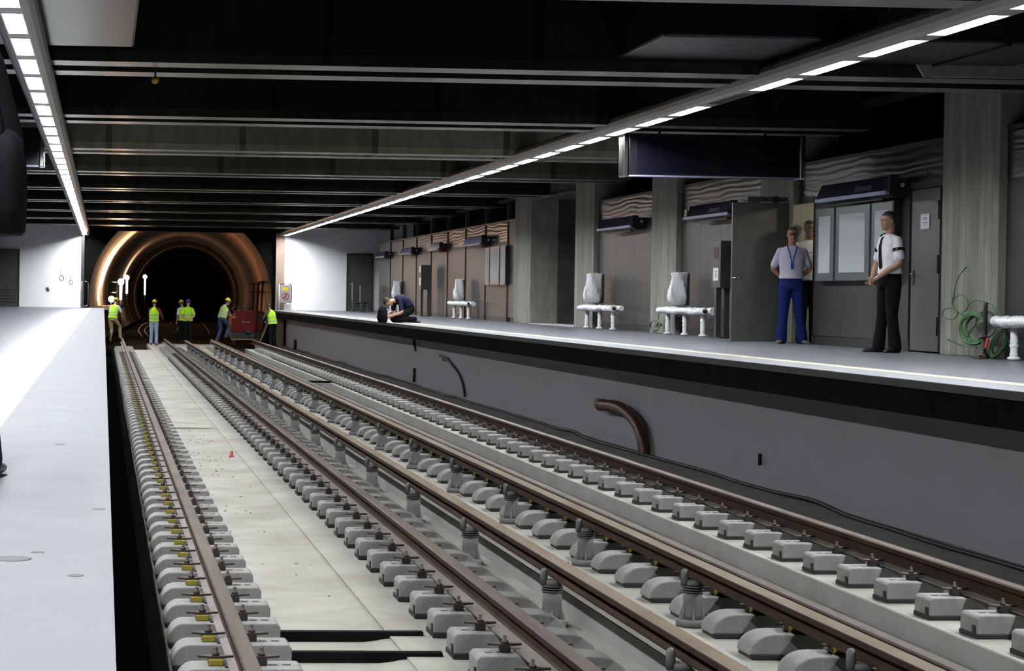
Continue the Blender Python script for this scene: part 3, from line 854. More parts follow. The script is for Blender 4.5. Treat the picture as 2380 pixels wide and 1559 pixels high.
# ------------------------------------------------------------------ cables and pipes along the wall below the far platform
WX = 7.42
pts = []
rnd = random.Random(11)
for i in range(64):
    y = 5 + i * 1.05
    pts.append((7.27 + .05 * math.sin(i * .55) + rnd.uniform(-.03, .03), y, TRACK_Z + .02 + (.03 if i % 9 == 4 else 0)))
b = MB(); b.tube(smooth_path(pts, 4), .022, 'cable_black', n=6); o = b.build('floor_cable'); tag(o, 'long black cable snaking along the grey shelf beside the wall', 'cable')
# big dark red conduit
p0 = on_x(1498, 1050, 7.30); tip = on_x(1393, 940, 7.30)
path = [(7.30, p0.y, TRACK_Z), (7.30, p0.y + .10, TRACK_Z + .22), (7.30, p0.y + .42, TRACK_Z + .42), (7.29, p0.y + 1.15, TRACK_Z + .56), (7.28, tip.y - .35, tip.z + .015), (7.28, tip.y - .12, tip.z + .0)]
sp = smooth_path(path, 10)
t = empty('conduit', (0, 0, 0)); tag(t, 'thick dark red conduit curving up out of the shelf by the wall', 'pipe')
b = MB(); b.tube(sp, [.082 + (.004 if i % 2 else 0) for i in range(len(sp))], 'red_pipe', n=16); b.build('pipe', t)
b = MB(); e = sp[-1]; b.tube([e + Vector((0, -.05, 0)), e + Vector((0, .03, .01)), e + Vector((0, .14, .03)), e + Vector((.01, .26, .0))], [.088, .088, .07, .03], 'ballast_grey', n=12); b.build('cloth_plug', t)
# thin black cable loop
q = [on_x(x, y, 7.38) for x, y in ((1080, 921), (1077, 900), (1068, 873), (1052, 850), (1035, 834), (1022, 826))]
b = MB(); b.tube(smooth_path(q, 6), .028, 'cable_black', n=8)
q2 = [on_x(x, y, 7.37) for x, y in ((1050, 848), (1038, 832), (1026, 827), (1032, 838))]; b.tube(smooth_path(q2, 6), .02, 'cable_grey', n=8)
o = b.build('wall_cable'); tag(o, 'black cable curving up out of the shelf along the grey wall', 'cable')
q = [on_x(x, y, 7.36) for x, y in ((955, 781), (962, 786), (963, 800), (966, 814))]
b = MB(); b.tube(smooth_path(q, 5), .03, 'cable_black', n=8); b.box(7.36, 7.42, q[0].y - .25, q[0].y + .25, q[0].z - .02, q[0].z + .12, 'fascia'); o = b.build('cable_stub'); tag(o, 'short black cable stub hanging below the far platform edge', 'cable')
def stub(px, y0, y1, r, mat, label, X=7.40):
    a = on_x(px, y1, X); c = on_x(px, y0, X); b = MB()
    b.tube([(X - .02, a.y, a.z), (X - .02, a.y, c.z)], r, mat, n=8); o = b.build('rebar_stub'); tag(o, label, 'bar'); return o
stub(964, 855, 888, .035, 'red_pipe', 'short dark red bar standing against the wall, left of the curved black cable')
stub(1770, 1054, 1081, .022, 'rust', 'short rusty bar fixed to the pale wall near the thick conduit')
stub(687, 789, 812, .06, 'rust', 'short rusty post by the wall near the man at the red trolley', 7.2)
# ------------------------------------------------------------------ ducts under the ceiling
def duct(x0, x1, y0, y1, z0, z1, label, seams):
    t = empty('air_duct', ((x0 + x1) / 2, (y0 + y1) / 2, z0)); tag(t, label, 'duct')
    ox, oy = (x0 + x1) / 2, (y0 + y1) / 2
    b = MB(); b.box(x0 - ox, x1 - ox, y0 - oy, y1 - oy, 0, z1 - z0, 'duct', bevel=.03); b.build('duct_body', t)
    for s in seams:
        b = MB(); b.box(s - ox - .02, s - ox + .02, y0 - oy - .025, y1 - oy + .025, -.025, z1 - z0 + .02, 'duct'); b.build('flange', t)
    for hx in (x0 + .3, x1 - .3):
        b = MB(); b.tube([(hx - ox, 0, z1 - z0), (hx - ox, 0, 4.35 - z0)], .012, 'steel_dark', n=6); b.build('hanger_rod', t)
    return t
c = on_z(312, 110, 3.14)
duct(-3.2, c.x, 15.45, c.y, 3.14, 3.7, 'shiny galvanised duct under the ceiling beside the lamp line of the near platform', [-1.9, -.62])
c = on_z(1432, 136, 3.245); e = on_z(1570, 86, 3.245)
duct(c.x, 9.9, e.y, min(c.y, 19.75), 3.245, 3.85, 'dull galvanised duct behind the lamp line of the far platform', [c.x + 1.75, c.x + 3.5])
p = on_y(361, 186, 20.7)
b = MB(); b.ball((0, 0, 0), .045, 'yellow', n=10); b.tube([(0, 0, 0), (0, 0, 3.12 - p.z)], .012, 'steel_dark', n=6)
o = b.build('detector', loc=p); tag(o, 'small yellow ball shaped detector under the beam', 'detector')

# ------------------------------------------------------------------ hanging line signs
def hanging_sign(x0, x1, y, z0, z1, label):
    t = empty('hanging_sign', ((x0 + x1) / 2, y, z0)); tag(t, label, 'sign'); w = (x1 - x0) / 2; h = z1 - z0
    b = MB(); b.box(-w + .05, w - .05, -.10, .10, 0, h, 'black_gloss', bevel=.012); b.build('sign_box', t)
    for s in (-1, 1):
        b = MB(); b.box(s * w - .045, s * w + .045, -.12, .12, -.01, h + .01, 'chrome', bevel=.02); b.build('end_cap', t)
    for s in (-1, 1):
        for k in range(3):
            z = .06 + k * (h - .1) / 3
            b = MB(); xa, xb = (-w + .16, -.1) if s < 0 else (.1, w - .16)
            b.box(xa, xb, -.108, -.098, z, z + (h - .2) / 3, 'sign_field'); b.build('display_field', t)
    b = MB(); b.box(-w + .05, w - .05, -.104, -.098, -.002, .02, 'sign_lilac'); b.build('lower_strip', t)
    for s in (-.6, .6):
        b = MB(); b.tube([(s * w, 0, h), (s * w, 0, 4.35 - z0)], .02, 'steel_dark', n=8); b.build('hanger_rod', t)
    return t
SY = 26.5
a = on_y(1442, 410, SY); c = on_y(1860, 318, SY)
hanging_sign(max(a.x, 7.51), c.x, SY, a.z, c.z, 'long black hanging sign box over the far platform, chrome end beside the lamp line')
SY = 30.2; a = on_y(97, 388, SY); c = on_y(97, 298, SY)
hanging_sign(a.x - 2.6, min(a.x, -1.0), SY, a.z, c.z, 'dark hanging sign box over the near platform, partly hidden by the person in black')

# ------------------------------------------------------------------ blue station signs along the wall
XF = 10.38
def wall_sign(pl, pr, pxb, label, text=None, green=False, face='sign_blue', brown=False, dot=True):
    """pl / pr: (x, y top, y bottom) of the far and the near end of the face"""
    yf = on_x(pl[0], pl[1], XF).y; yn = on_x(pr[0], pr[1], XF).y
    z1 = (on_x(pl[0], pl[1], XF).z + on_x(pr[0], pr[1], XF).z) / 2
    z0 = (on_x(pl[0], pl[2], XF).z + on_x(pr[0], pr[2], XF).z) / 2
    h = z1 - z0; L = yf - yn
    t = empty('station_sign', (XF, yn, z0)); tag(t, label, 'sign')
    b = MB(); b.prism([(0, 0), (.10, h), (.13, h), (.13, 0)], 0, L, face); b.build('sign_face', t)
    b = MB(); b.prism([(-.008, -.03), (-.008, .018), (.02, .022), (.06, -.03)], 0, L, 'sign_lilac'); b.build('light_strip', t)
    b = MB(); b.box(.11, WALL_X - XF, .05, .45, -.06, h * .82, 'dark_red' if brown else 'black'); b.box(.04, .16, -.02, 0, -.03, h, 'black')
    b.box(.12, .18, .4, L - .2, -.085, -.03, 'black'); b.build('bracket', t)
    if dot:
        b = MB(); b.ball((.24, .04, h * .45), .030, 'white', n=10); b.build('bolt_cover', t)
    if brown:
        b = MB(); b.lathe([(.05, -.012), (.05, 0)], 'green_dark', n=18, c=(.2, .045, h * .45), axis='Y'); b.build('emblem', t)
    if green:
        b = MB(); b.prism([(-.006, .03), (h * .045 - .006 + .0, h * .72), (h * .045 + .01, h * .72), (.01, .03)], L - .22, L - .06, 'green'); b.build('green_panel', t)
        b = MB(); b.ball((.055, L - .14, h * .78), .05, 'white', sc=(.25, 1, 1), n=12); b.build('emblem', t)
    if text:
        # the face leans back: lettering lies on it, reading from the far end to the near end
        n = text_mesh(text, .17, 'sign_pale', 'lettering', t, depth=.002)
        lean = math.atan2(.10, h)
        n.rotation_euler = Euler((math.pi / 2 - lean, 0, -math.pi / 2), 'XYZ')
        n.location = (-.006 + .045, L * .34, h * .46)
    return t
wall_sign((1895, 433, 468), (2060, 405, 444), 2082, 'big blue station sign above the triple display frame behind the guard', 'Ipanema')
wall_sign((1588, 481, 508), (1692, 463, 494), 1700, 'blue station sign with green end panel, beside the open steel door', 'Ipanema', green=True, dot=False)
wall_sign((1388, 510, 532), (1465, 501, 527), 1480, 'blue station sign above the bench between the two pillars by the passage')
wall_sign((1076, 551, 570), (1116, 546, 567), 1130, 'pale reflecting station sign above the far display frame', face='sign_lilac')  # bright reflection on the sign is put into its lilac face colour
wall_sign((995, 566, 582), (1018, 562, 578), 1040, 'white faced station sign with dark red bracket on the far wall', face='white', brown=True, dot=False)
wall_sign((928, 577, 590), (953, 573, 588), 965, 'small lilac grey station sign, second from the far end of the wall', face='sign_lilac')
wall_sign((872, 586, 598), (892, 583, 596), 903, 'small dark blue station sign at the far end of the wall')

# ------------------------------------------------------------------ display frames
def display_frame(cols, ytop, ybot, label, grp=None):
    """cols: (x left, x right) in the picture for each panel, on the plane just off the wall"""
    X = WALL_X - .12
    ya = on_x(cols[-1][1], ybot, X).y; yb = on_x(cols[0][0], ybot, X).y
    pm = cols[1]
    z0 = on_x(sum(pm) / 2, ybot, X).z; z1 = on_x(sum(pm) / 2, ytop, X).z
    t = empty('display_frame', (X, ya, z0)); tag(t, label, 'display case', grp); H = z1 - z0
    b = MB(); b.box(.035, .12, 0, yb - ya, 0, H, 'black'); b.build('backing', t)
    for c0, c1 in cols:
        y1 = on_x(c0, ybot, X).y - ya; y0 = on_x(c1, ybot, X).y - ya; w = y1 - y0
        b = MB(); b.box(0, .05, y0, y1, 0, H, 'frame_grey', bevel=.006); p = b.build('panel', t)
        b = MB(); m = .14 * min(1, w / .8); b.box(-.004, 0.0, y0 + m, y1 - m, H * .11, H * .89, 'poster'); b.build('poster', p)
    b = MB(); b.box(.0, .12, -.055, 0, 0, H, 'black'); b.build('side_panel', t)
    return t
display_frame([(1894, 1935), (1940, 2018), (2023, 2070)], 477, 652, 'triple grey display frame with pale posters behind the guard')
display_frame([(1126, 1136), (1138, 1159), (1162, 1173)], 573, 662, 'small triple display frame with pale posters on the far wall')

# ------------------------------------------------------------------ steel doors
z1 = DOOR_Z
b = MB(); b.box(WALL_X + .005, WALL_X + .05, yd0 + .02, yd1 - .02, .02, z1 - .01, 'door_steel', bevel=.004)
d = structure(b.build('door_3'), 'closed steel door with a white notice, right of the guard', 'door')
b = MB(); hy = yd1 - .10
b.tube([(WALL_X + .01, hy, 1.03), (WALL_X - .055, hy, 1.03), (WALL_X - .055, hy - .13, 1.03)], .013, 'chrome', n=8)
b.box(WALL_X - .004, WALL_X + .006, hy - .03, hy + .03, .88, 1.08, 'steel_dark'); b.build('handle', d)
for zz in (.35, 1.15, 1.85):
    b = MB(); b.tube([(WALL_X - .004, yd0 + .03, zz - .12), (WALL_X - .004, yd0 + .03, zz + .12)], .013, 'black', n=8); b.build('hinge', d)
c0 = on_x(2140, 533, WALL_X); c1 = on_x(2161, 496, WALL_X)
b = MB(); b.box(0, .002, 0, c0.y - c1.y, 0, c1.z - c0.z, 'paper'); n = b.build('paper_notice', loc=(WALL_X - .004, c1.y, c0.z))
tag(n, 'white paper notice taped to the closed steel door', 'notice'); w = c0.y - c1.y; h = c1.z - c0.z
for tx, sz, fx, fz in (('AVISO', .035, .5, .70), ('porta interditada', .020, .5, .42), ('obra', .022, .5, .28)):
    l = text_mesh(tx, sz, 'steel_dark', 'lettering', n, depth=.0006); l.rotation_euler = (math.pi / 2, 0, -math.pi / 2); l.location = (-.001, w * fx, h * fz)
# the open leaf stands out from its frame, square to the wall
lf = empty('door_4', (WALL_X, yo1 + .05, 0)); structure(lf, 'open steel door leaf standing out from the doorway', 'door')
xl = on_y(1697, 790, yo1 + .05).x
b = MB(); b.box(xl - WALL_X, 0, -.02, .025, .015, DOOR_Z + .02, 'door_steel', bevel=.005); b.build('leaf', lf)
b = MB(); hx = on_y(1703, 648, yo1).x - WALL_X
b.tube([(hx, -.02, 1.0), (hx, -.075, 1.0), (hx + .13, -.075, 1.0)], .012, 'chrome', n=8); b.build('handle', lf)
b = MB(); b.box(-.35, -.28, -.03, .03, DOOR_Z + .02, DOOR_Z + .12, 'black'); b.box(-.75, -.12, -.012, .012, DOOR_Z + .03, DOOR_Z + .11, 'recess'); b.build('door_closer', lf)

# unseen lamp added to brighten the room behind the doorway
t = empty('added_room_lamp', (12.2, yo0 - .55, 2.6)); tag(t, 'added unseen lamp on the ceiling of the room behind the open doorway', 'lamp')
b = MB(); b.lathe([(.12, 0), (.12, -.03), (.10, -.05)], 'white', n=18); b.build('base', t)
b = MB(); b.ball((0, 0, -.05), .085, 'added_room_glow', sc=(1, 1, .7), n=14); b.build('globe', t)
M_room = bpy.data.lights.new('added_room_light', 'POINT'); M_room.energy = 34; M_room.color = (1.0, .9, .66); M_room.shadow_soft_size = .09
lo = bpy.data.objects.new('light', M_room); COL.objects.link(lo); lo.parent = t; lo.location = (0, 0, -.16)

# ------------------------------------------------------------------ wrapped benches and wrapped boards
def wrapped_tube(b, pts, r, seed, n=12, amp=.4):
    rn = random.Random(seed); sp = smooth_path(pts, 8)
    b.tube(sp, [r * (1 + amp * rn.uniform(-.6, 1)) for _ in sp], 'wrap', n=n)
def bench(x, y0, y1, label, seed, legs=(.12, .5, .88)):
    """seat along the wall, y0 nearest the camera"""
    t = empty('bench', (x, y0, 0)); tag(t, label, 'bench', 'benches wrapped in white plastic'); L = y1 - y0
    for k, dx in enumerate((-.10, .06)):
        b = MB(); wrapped_tube(b, [(dx, L * i / 8, .45 + .008 * math.sin(i * 2 + seed)) for i in range(9)], .052, seed + k); b.build('seat_rail', t)
    for k, f in enumerate(legs):
        y = L * f; b = MB()
        wrapped_tube(b, [(-.02, y, .01), (-.02, y, .12), (-.02, y, .25), (-.02, y, .42)], .042, seed + 5 + k, n=10, amp=.2)
        b.ball((-.02, y, .03), .07, 'wrap', sc=(1.1, 1.0, .42), n=10); b.build('leg', t)
    b = MB(); b.lathe([(.034, -.03), (.034, .02)], 'black', n=14, c=(-.10, -.01, .45), axis='Y'); b.build('open_end', t)
    return t
def wrapped_board(x, y, w, z0, z1, label, seed):
    """upright board square to the wall, in loose white sheet with the bare dark edge towards the wall"""
    t = empty('wrapped_board', (x, y, z0)); tag(t, label, 'board', 'boards wrapped in white sheet'); H = z1 - z0; rn = random.Random(seed)
    b = MB(); b.box(w * .06, w * .54, -.02, .02, 0, H - .02, 'steel_dark', bevel=.004); b.build('board', t)
    b = MB(); rings = []
    prof = [(0, -.28, .34, .05), (.05, -.42, .38, .09), (.14, -.50, .40, .12), (.26, -.54, .42, .13), (.36, -.53, .42, .11), (.48, -.48, .42, .12), (.60, -.42, .43, .09), (.72, -.37, .43, .10), (.82, -.34, .43, .075), (.90, -.33, .44, .10), (.955, -.36, .45, .07), (.985, -.34, .46, .07), (1.0, -.22, .38, .015)]
    for i, (f, l, r_, d) in enumerate(prof):
        ring = []
        for j in range(30):
            a = 2 * math.pi * j / 30; cx = (l + r_) / 2 * w; rx = (r_ - l) / 2 * w
            k = 1 + .22 * math.sin(4 * a + seed + f * 6) + .12 * math.sin(9 * a - seed * 2 + f * 11) + rn.uniform(-.22, .22)
            ring.append(Vector((cx + rx * math.copysign(abs(math.cos(a)) ** .7, math.cos(a)) * (1 + rn.uniform(-.07, .07)), d * .75 * math.sin(a) * k, f * H + rn.uniform(-.012, .012))))
        rings.append(ring)
    b.loft(rings, 'wrap', smooth=True); b.build('plastic_sheet', t)
    return t
bench(10.40, on_x(1650, 780, 10.40).y, on_x(1542, 778, 10.40).y, 'white wrapped bench between the intercom post and the pillar with the green coil', 1)
bench(10.40, on_x(1437, 765, 10.40).y, on_x(1357, 763, 10.40).y, 'white wrapped bench under the plain blue sign, next to the dark passage', 2)
bench(10.40, on_x(2372, 836, 10.40).y - 2.3, on_x(2328, 833, 10.40).y, 'white wrapped bench end beside the tangled green cables', 3, legs=(.1, .52, .88))
bench(10.42, on_x(1096, 741, 10.42).y, on_x(1052, 739, 10.42).y, 'white wrapped bench in front of the far steel panels, near the small display frame', 4)
bench(10.42, 64.5, 67.0, 'white wrapped bench behind the kneeling man', 5)
for (px, pt, pb, wpx, lab, sd, yy) in ((1576, 633, 722, 46, 'tall board in crumpled white sheet on the bench by the intercom post', 3, None), (1379, 635, 716, 44, 'tall board in crumpled white sheet on the bench next to the dark passage', 5, None),
                                      (1067, 648, 706, 26, 'board in white sheet on the bench near the small display frame', 8, None), (922, 653, 716, 22, 'slim board in white sheet rising behind the kneeling man', 2, 65.8)):
    y = yy or on_x(px, pb, 10.40).y
    a = on_y(px, pb, y); c = on_y(px, pt, y)
    wrapped_board(a.x, y, wpx * y / 4300 * 1.05, .55, c.z, lab, sd)

# ------------------------------------------------------------------ steel posts with boxes
def post_box(x, y, wx, wy, z0, z1, label, kind, legs=2, detail=None, name='equipment_post'):
    t = empty(name, (x, y, 0)); tag(t, label, kind)
    b = MB(); b.box(-wx / 2, wx / 2, -wy / 2, wy / 2, z0, z1, 'steel_panel', bevel=.008); c = b.build('cabinet', t)
    for k in range(legs):
        xx = (-wx * .32, wx * .32)[k] if legs == 2 else 0
        b = MB(); b.box(xx - .045, xx + .045, -.05, .05, 0, z0, 'steel_panel', bevel=.004); b.build('post', t)
    b = MB(); b.box(-wx / 2, wx / 2, -wy / 2, wy / 2, 0, .02, 'steel_dark'); b.build('base_plate', t)
    return t, c
yi = on_z(1690, 786, 0).y
xa = on_y(1662, 700, yi).x; xb = on_y(1697, 700, yi).x
t, c = post_box(min((xa + xb) / 2 + .03, 10.54), yi, .22, .46, .86, on_y(1680, 560, yi).z, 'tall steel intercom post with white button plate, left of the open steel door', 'intercom', name='intercom_post')
H1 = on_y(1680, 560, yi).z
b = MB(); b.box(-.114, -.109, -.12, .10, H1 - .30, H1 - .11, 'black_gloss'); b.build('screen', c)
b = MB(); b.box(-.114, -.109, -.13, .13, .98, 1.20, 'white'); pl = b.build('button_plate', c)
for zz in (1.045, 1.09, 1.135):
    b = MB(); b.lathe([(.017, -.006), (.017, 0)], 'red', n=12, c=(-.1145, -.02, zz), axis='X'); b.build('button', pl)
t, c = post_box(10.35, 59.2, .34, .40, .86, on_y(995, 616, 59.2).z, 'dark steel box on two posts before the far panels', 'cabinet')
for z0, z1 in ((1.0, 1.24), (1.42, 1.62)):
    b = MB(); b.box(-.176, -.170, -.15, .10, z0, z1, 'white'); b.build('label_plate', c)
post_box(10.15, 71.5, .40, .40, .40, on_y(866, 664, 71.5).z, 'low grey steel box on posts beside the end wall door', 'cabinet')
t, c = post_box(9.85, 72.6, .12, .35, .45, 1.15, 'slim pale steel post next to the low grey box', 'cabinet', legs=1)

# ------------------------------------------------------------------ red ring sign, wire rings, small things on walls
def ring_sign(parent, c, r, axis='Y', bar=True):
    b = MB(); n = 28
    pts = [(c[0] + (r if axis == 'Y' else 0) * math.cos(2 * math.pi * j / n), c[1] + (r if axis == 'X' else 0) * math.cos(2 * math.pi * j / n), c[2] + r * math.sin(2 * math.pi * j / n)) for j in range(n)]
    b.tube(pts, r * .13, 'red', n=6, closed=True)
    if bar:
        k = .68 * r
        if axis == 'Y': b.tube([(c[0] - k, c[1], c[2] - k), (c[0] + k, c[1], c[2] + k)], r * .12, 'red', n=6)
        else: b.tube([(c[0], c[1] + k, c[2] - k), (c[0], c[1] - k, c[2] + k)], r * .12, 'red', n=6)
    return b
p = on_x(1263, 526, 11.96)
b = ring_sign(None, (0, 0, 0), .17, 'X'); o = b.build('ring_sign', loc=p); tag(o, 'dim red ring sign on the back wall of the dark passage', 'sign')
for px, py, r, lab in ((2149, 400, .055, 'small loop of wire poking out of the sheets above the closed door'), (1860, 439, .05, 'small loop of wire poking out of the sheets above the open doorway')):
    q = on_x(px, py, WALL_X - .03); b = MB()
    b.tube([q + Vector((0, r * math.cos(a), r * math.sin(a))) for a in [2 * math.pi * j / 18 for j in range(16)]], .006, 'cable_black', n=6)
    o = b.build('wire_loop'); tag(o, lab, 'wire')

# gates at the platform ends
def end_gate(x0, x1, y, z0, z1, label, sign):
    t = empty('end_gate', (x0, y, 0)); tag(t, label, 'gate'); w = x1 - x0; r = min(.12, w * .4)
    pts = [(0, 0, 0), (0, 0, z0 + .02), (0, 0, z1)]
    b = MB(); b.tube([(0, 0, 0), (0, 0, z1)], .024, 'white' if sign else 'chrome', n=8); b.build('post', t)
    path = [(0, 0, z1 - .02), (w - r, 0, z1)]
    for j in range(7):
        a = math.pi / 2 * (1 - j / 6); path.append((w - r + r * math.cos(a), 0, z1 - r + r * math.sin(a)))
    for j in range(7):
        a = -math.pi / 2 * j / 6; path.append((w - r + r * math.cos(a), 0, z0 + r + r * math.sin(a)))
    path.append((0, 0, z0))
    b = MB(); b.tube(path, .018, 'chrome', n=8); b.build('tube_frame', t)
    if sign:
        b = MB(); b.box(.03, w - .03, -.006, .006, z0 + .05, z1 - .06, 'sheet_pale'); pa = b.build('panel', t)
        b = MB(); b.box(.12, w - .12, -.012, -.006, z1 - .28, z1 - .14, 'yellow'); b.build('yellow_plate', pa)
        cx, cz, rr = w * .52, z0 + .31, .135
        b = ring_sign(None, (cx, -.012, cz), rr); b.build('prohibition_ring', pa)
        # walking figure under the bar
        b = MB(); b.ball((cx + .01, -.010, cz + .075), .022, 'black', n=8)
        b.tube([(cx + .005, -.010, cz + .05), (cx - .005, -.010, cz - .01)], .018, 'black', n=6)
        b.tube([(cx - .005, -.010, cz - .01), (cx + .04, -.010, cz - .085)], .012, 'black', n=6)
        b.tube([(cx - .005, -.010, cz - .01), (cx - .04, -.010, cz - .085)], .012, 'black', n=6)
        b.tube([(cx, -.010, cz + .04), (cx + .045, -.010, cz + .0)], .009, 'black', n=6); b.build('walking_figure', pa)
    return t
M['sheet_pale'] = pmat('pale_sheet', (.40, .38, .40), .5)
ga = on_y(648.5, 700, 74.5); gb = on_y(677, 700, 74.5)
end_gate(ga.x, gb.x, 74.5, on_y(660, 706, 74.5).z, on_y(660, 659, 74.5).z, 'platform end gate with yellow plate and red no-walking sign', True)
ga = on_y(190, 700, 74.6); gb = on_y(205, 700, 74.6)
end_gate(ga.x, gb.x, 74.6, on_y(200, 711, 74.6).z, on_y(200, 654, 74.6).z, 'small bare tube gate at the end of the near platform', False)
# cable loops on the near end wall
for px, py, r, lab in ((143, 646, .09, 'loop of thin cable on the white end wall, closer to the door'), (165, 656, .07, 'loop of thin cable on the white end wall, closer to the tunnel mouth')):
    q = on_y(px, py, END_Y - .03); b = MB()
    b.tube([q + Vector((r * math.cos(a), 0, r * math.sin(a) * 1.1)) for a in [2 * math.pi * j / 18 for j in range(18)]], .012, 'cable_grey', n=6, closed=True)
    b.tube([q + Vector((-r * .3, .0, r)), q + Vector((-r * .4, .01, r + .25))], .008, 'cable_grey', n=6)
    o = b.build('cable_loop'); tag(o, lab, 'cable')
q = on_y(111, 672, END_Y); b = MB(); b.box(-.05, .05, -.05, 0, -.08, .08, 'steel_panel', mtx=Matrix.Rotation(-.45, 4, 'Y')); o = b.build('junction_box', loc=q); tag(o, 'small tilted grey box on the white end wall', 'box')

# ------------------------------------------------------------------ cable coils at the foot of the first pillar
def zc(zx, zy): return 2100 + zx / 4.725, 550 + zy / 4.725
XC = 10.42
def P3(zx, zy, X=XC): return on_x(*zc(zx, zy), X)
def coil(cx, cy, rx, ry, turns, seed, X=XC, tilt=0.0, jit=.08, arc=None):
    rn = random.Random(seed); pts = []
    for k in range(turns):
        ox, oy = rn.uniform(-1, 1) * rx * jit, rn.uniform(-1, 1) * ry * jit; fx = 1 + rn.uniform(-1, 1) * jit; fy = 1 + rn.uniform(-1, 1) * jit
        for j in range(14):
            a = 2 * math.pi * (j / 14) + .3
            x, y = rx * fx * math.cos(a), ry * fy * math.sin(a)
            x, y = x * math.cos(tilt) - y * math.sin(tilt), x * math.sin(tilt) + y * math.cos(tilt)
            pts.append(P3(cx + ox + x, cy + oy + y, X + .012 * math.sin(a + k) + .01 * (k % 3)))
    return smooth_path(pts, 3)
def cable(name, paths, mat, r, label):
    b = MB()
    for p in paths: b.tube(p, r, mat, n=6)
    o = b.build(name); tag(o, label, 'cable'); return o
cable('cable_coil', [coil(768, 1015, 135, 170, 6, 1), coil(800, 1000, 110, 150, 2, 4)], 'green', .011, 'big hanging coil of bright green cable before the concrete pillar')
cable('cable_coil', [coil(790, 1010, 118, 148, 2, 2, XC + .03), coil(905, 965, 115, 140, 2, 3, XC + .05, jit=.04)], 'cable_grey', .009, 'dull violet cable looped behind the bright green coil')
cable('cable_coil', [coil(1045, 1180, 62, 150, 9, 5, XC - .02, tilt=.38, jit=.16)], 'green_dark', .011, 'dark green coil of cable leaning on the wrapped bench end')
strand = [P3(*q, X=x) for q, x in (((693, 330), 10.592), ((640, 390), 10.52), ((590, 470), 10.47), ((565, 560), 10.44), ((553, 640), 10.44), ((538, 690), 10.45), ((548, 765), 10.44), ((600, 830), 10.44), ((670, 870), 10.44))]
loopA = [P3(540 + 0, 690)] + [P3(625 + 85 * math.cos(a), 735 + 95 * math.sin(a)) for a in [math.pi * (1 + j / 9) for j in range(14)]]
loopB = [P3(510 + 82 * math.cos(2 * math.pi * j / 16), 845 + 62 * math.sin(2 * math.pi * j / 16)) for j in range(17)]
arcC = [P3(*q) for q in ((690, 810), (720, 745), (795, 698), (880, 715), (975, 748), (1040, 820), (1072, 915))]
cable('cable_strand', [smooth_path(strand, 4), smooth_path(loopA, 3), smooth_path(loopB, 3), smooth_path(arcC, 4), smooth_path([P3(900, 730), P3(860, 850), P3(760, 1010), P3(700, 1100)], 4)], 'green', .008, 'loose thin green cable curling down from a hole in the concrete pillar')
cable('cable_end', [smooth_path([P3(480, 1125), P3(620, 1188), P3(720, 1205), P3(812, 1222)], 4)], 'green_dark', .009, 'stiff dark green cable end pointing away from the coil')
pp = [on_z(*zc(680, 1285), .012), on_z(*zc(760, 1325), .012), on_z(*zc(850, 1338), .012)]
cable('cable_end', [smooth_path(pp, 4)], 'cable_black', .010, 'black cable end lying on the floor below the coil')
b = MB(); q = [P3(903, 722, 10.40), P3(900, 900, 10.40), P3(892, 1050, 10.40), P3(880, 1200, 10.38), P3(882, 1300, 10.36)]; q.append(Vector((q[-1].x, q[-1].y, .02)))
b.tube(smooth_path(q, 4), [.024] * 8 + [.028] * 4 + [.030] * 4 + [.06] * 4 + [.07], 'cable_black', n=10); o = b.build('cable_sleeve'); tag(o, 'thick black sleeve of cables standing upright in the green coils', 'cable')
b = MB(); q = P3(915, 1172, 10.34); b.box(-.008, .008, -.03, .03, -.06, .06, 'red', mtx=Matrix.Rotation(.4, 4, 'X')); o = b.build('red_tag', loc=q); tag(o, 'red tag tied to the black cable sleeve', 'tag')
q = [P3(830, 1110, 10.36), P3(880, 1098, 10.34), P3(915, 1088, 10.36)]; b = MB(); b.tube(q, .012, 'red_pipe', n=6); o = b.build('cable_tie'); tag(o, 'reddish tie around the green coil and black sleeve', 'tie')
# small ring of green cable at the third pillar
q = []
for k in range(3):
    for j in range(14):
        a = 2 * math.pi * j / 14; q.append(on_x(1522.5 + (10 + k * .8) * math.cos(a), 756 + (13 - k * .9) * math.sin(a), 10.52 - .012 * k))
cable('cable_coil', [smooth_path(q, 3), smooth_path([on_x(1530, 742, 10.5), on_x(1533, 728, 10.5), on_x(1541, 722, 10.5)], 4)], 'green', .010, 'small loose ring of green cable at the foot of the pillar between benches')
for px, py in ((1512, 762),):
    pass
# dark scuffs on the near platform
b = MB()
for px, py, r in ((28, 1298, .05), (230, 1183, .02), (176, 1337, .02), (88, 1283, .018), (138, 1032, .022)):
    q = on_z(px, py, 0); b.lathe([(r, .0), (r * .9, .0012)], 'slab_edge', n=12, c=(q.x, q.y, 0))
o = b.build('floor_scuffs'); tag(o, 'few small dark scuffs on the pale near platform', 'stain', None, 'stuff')
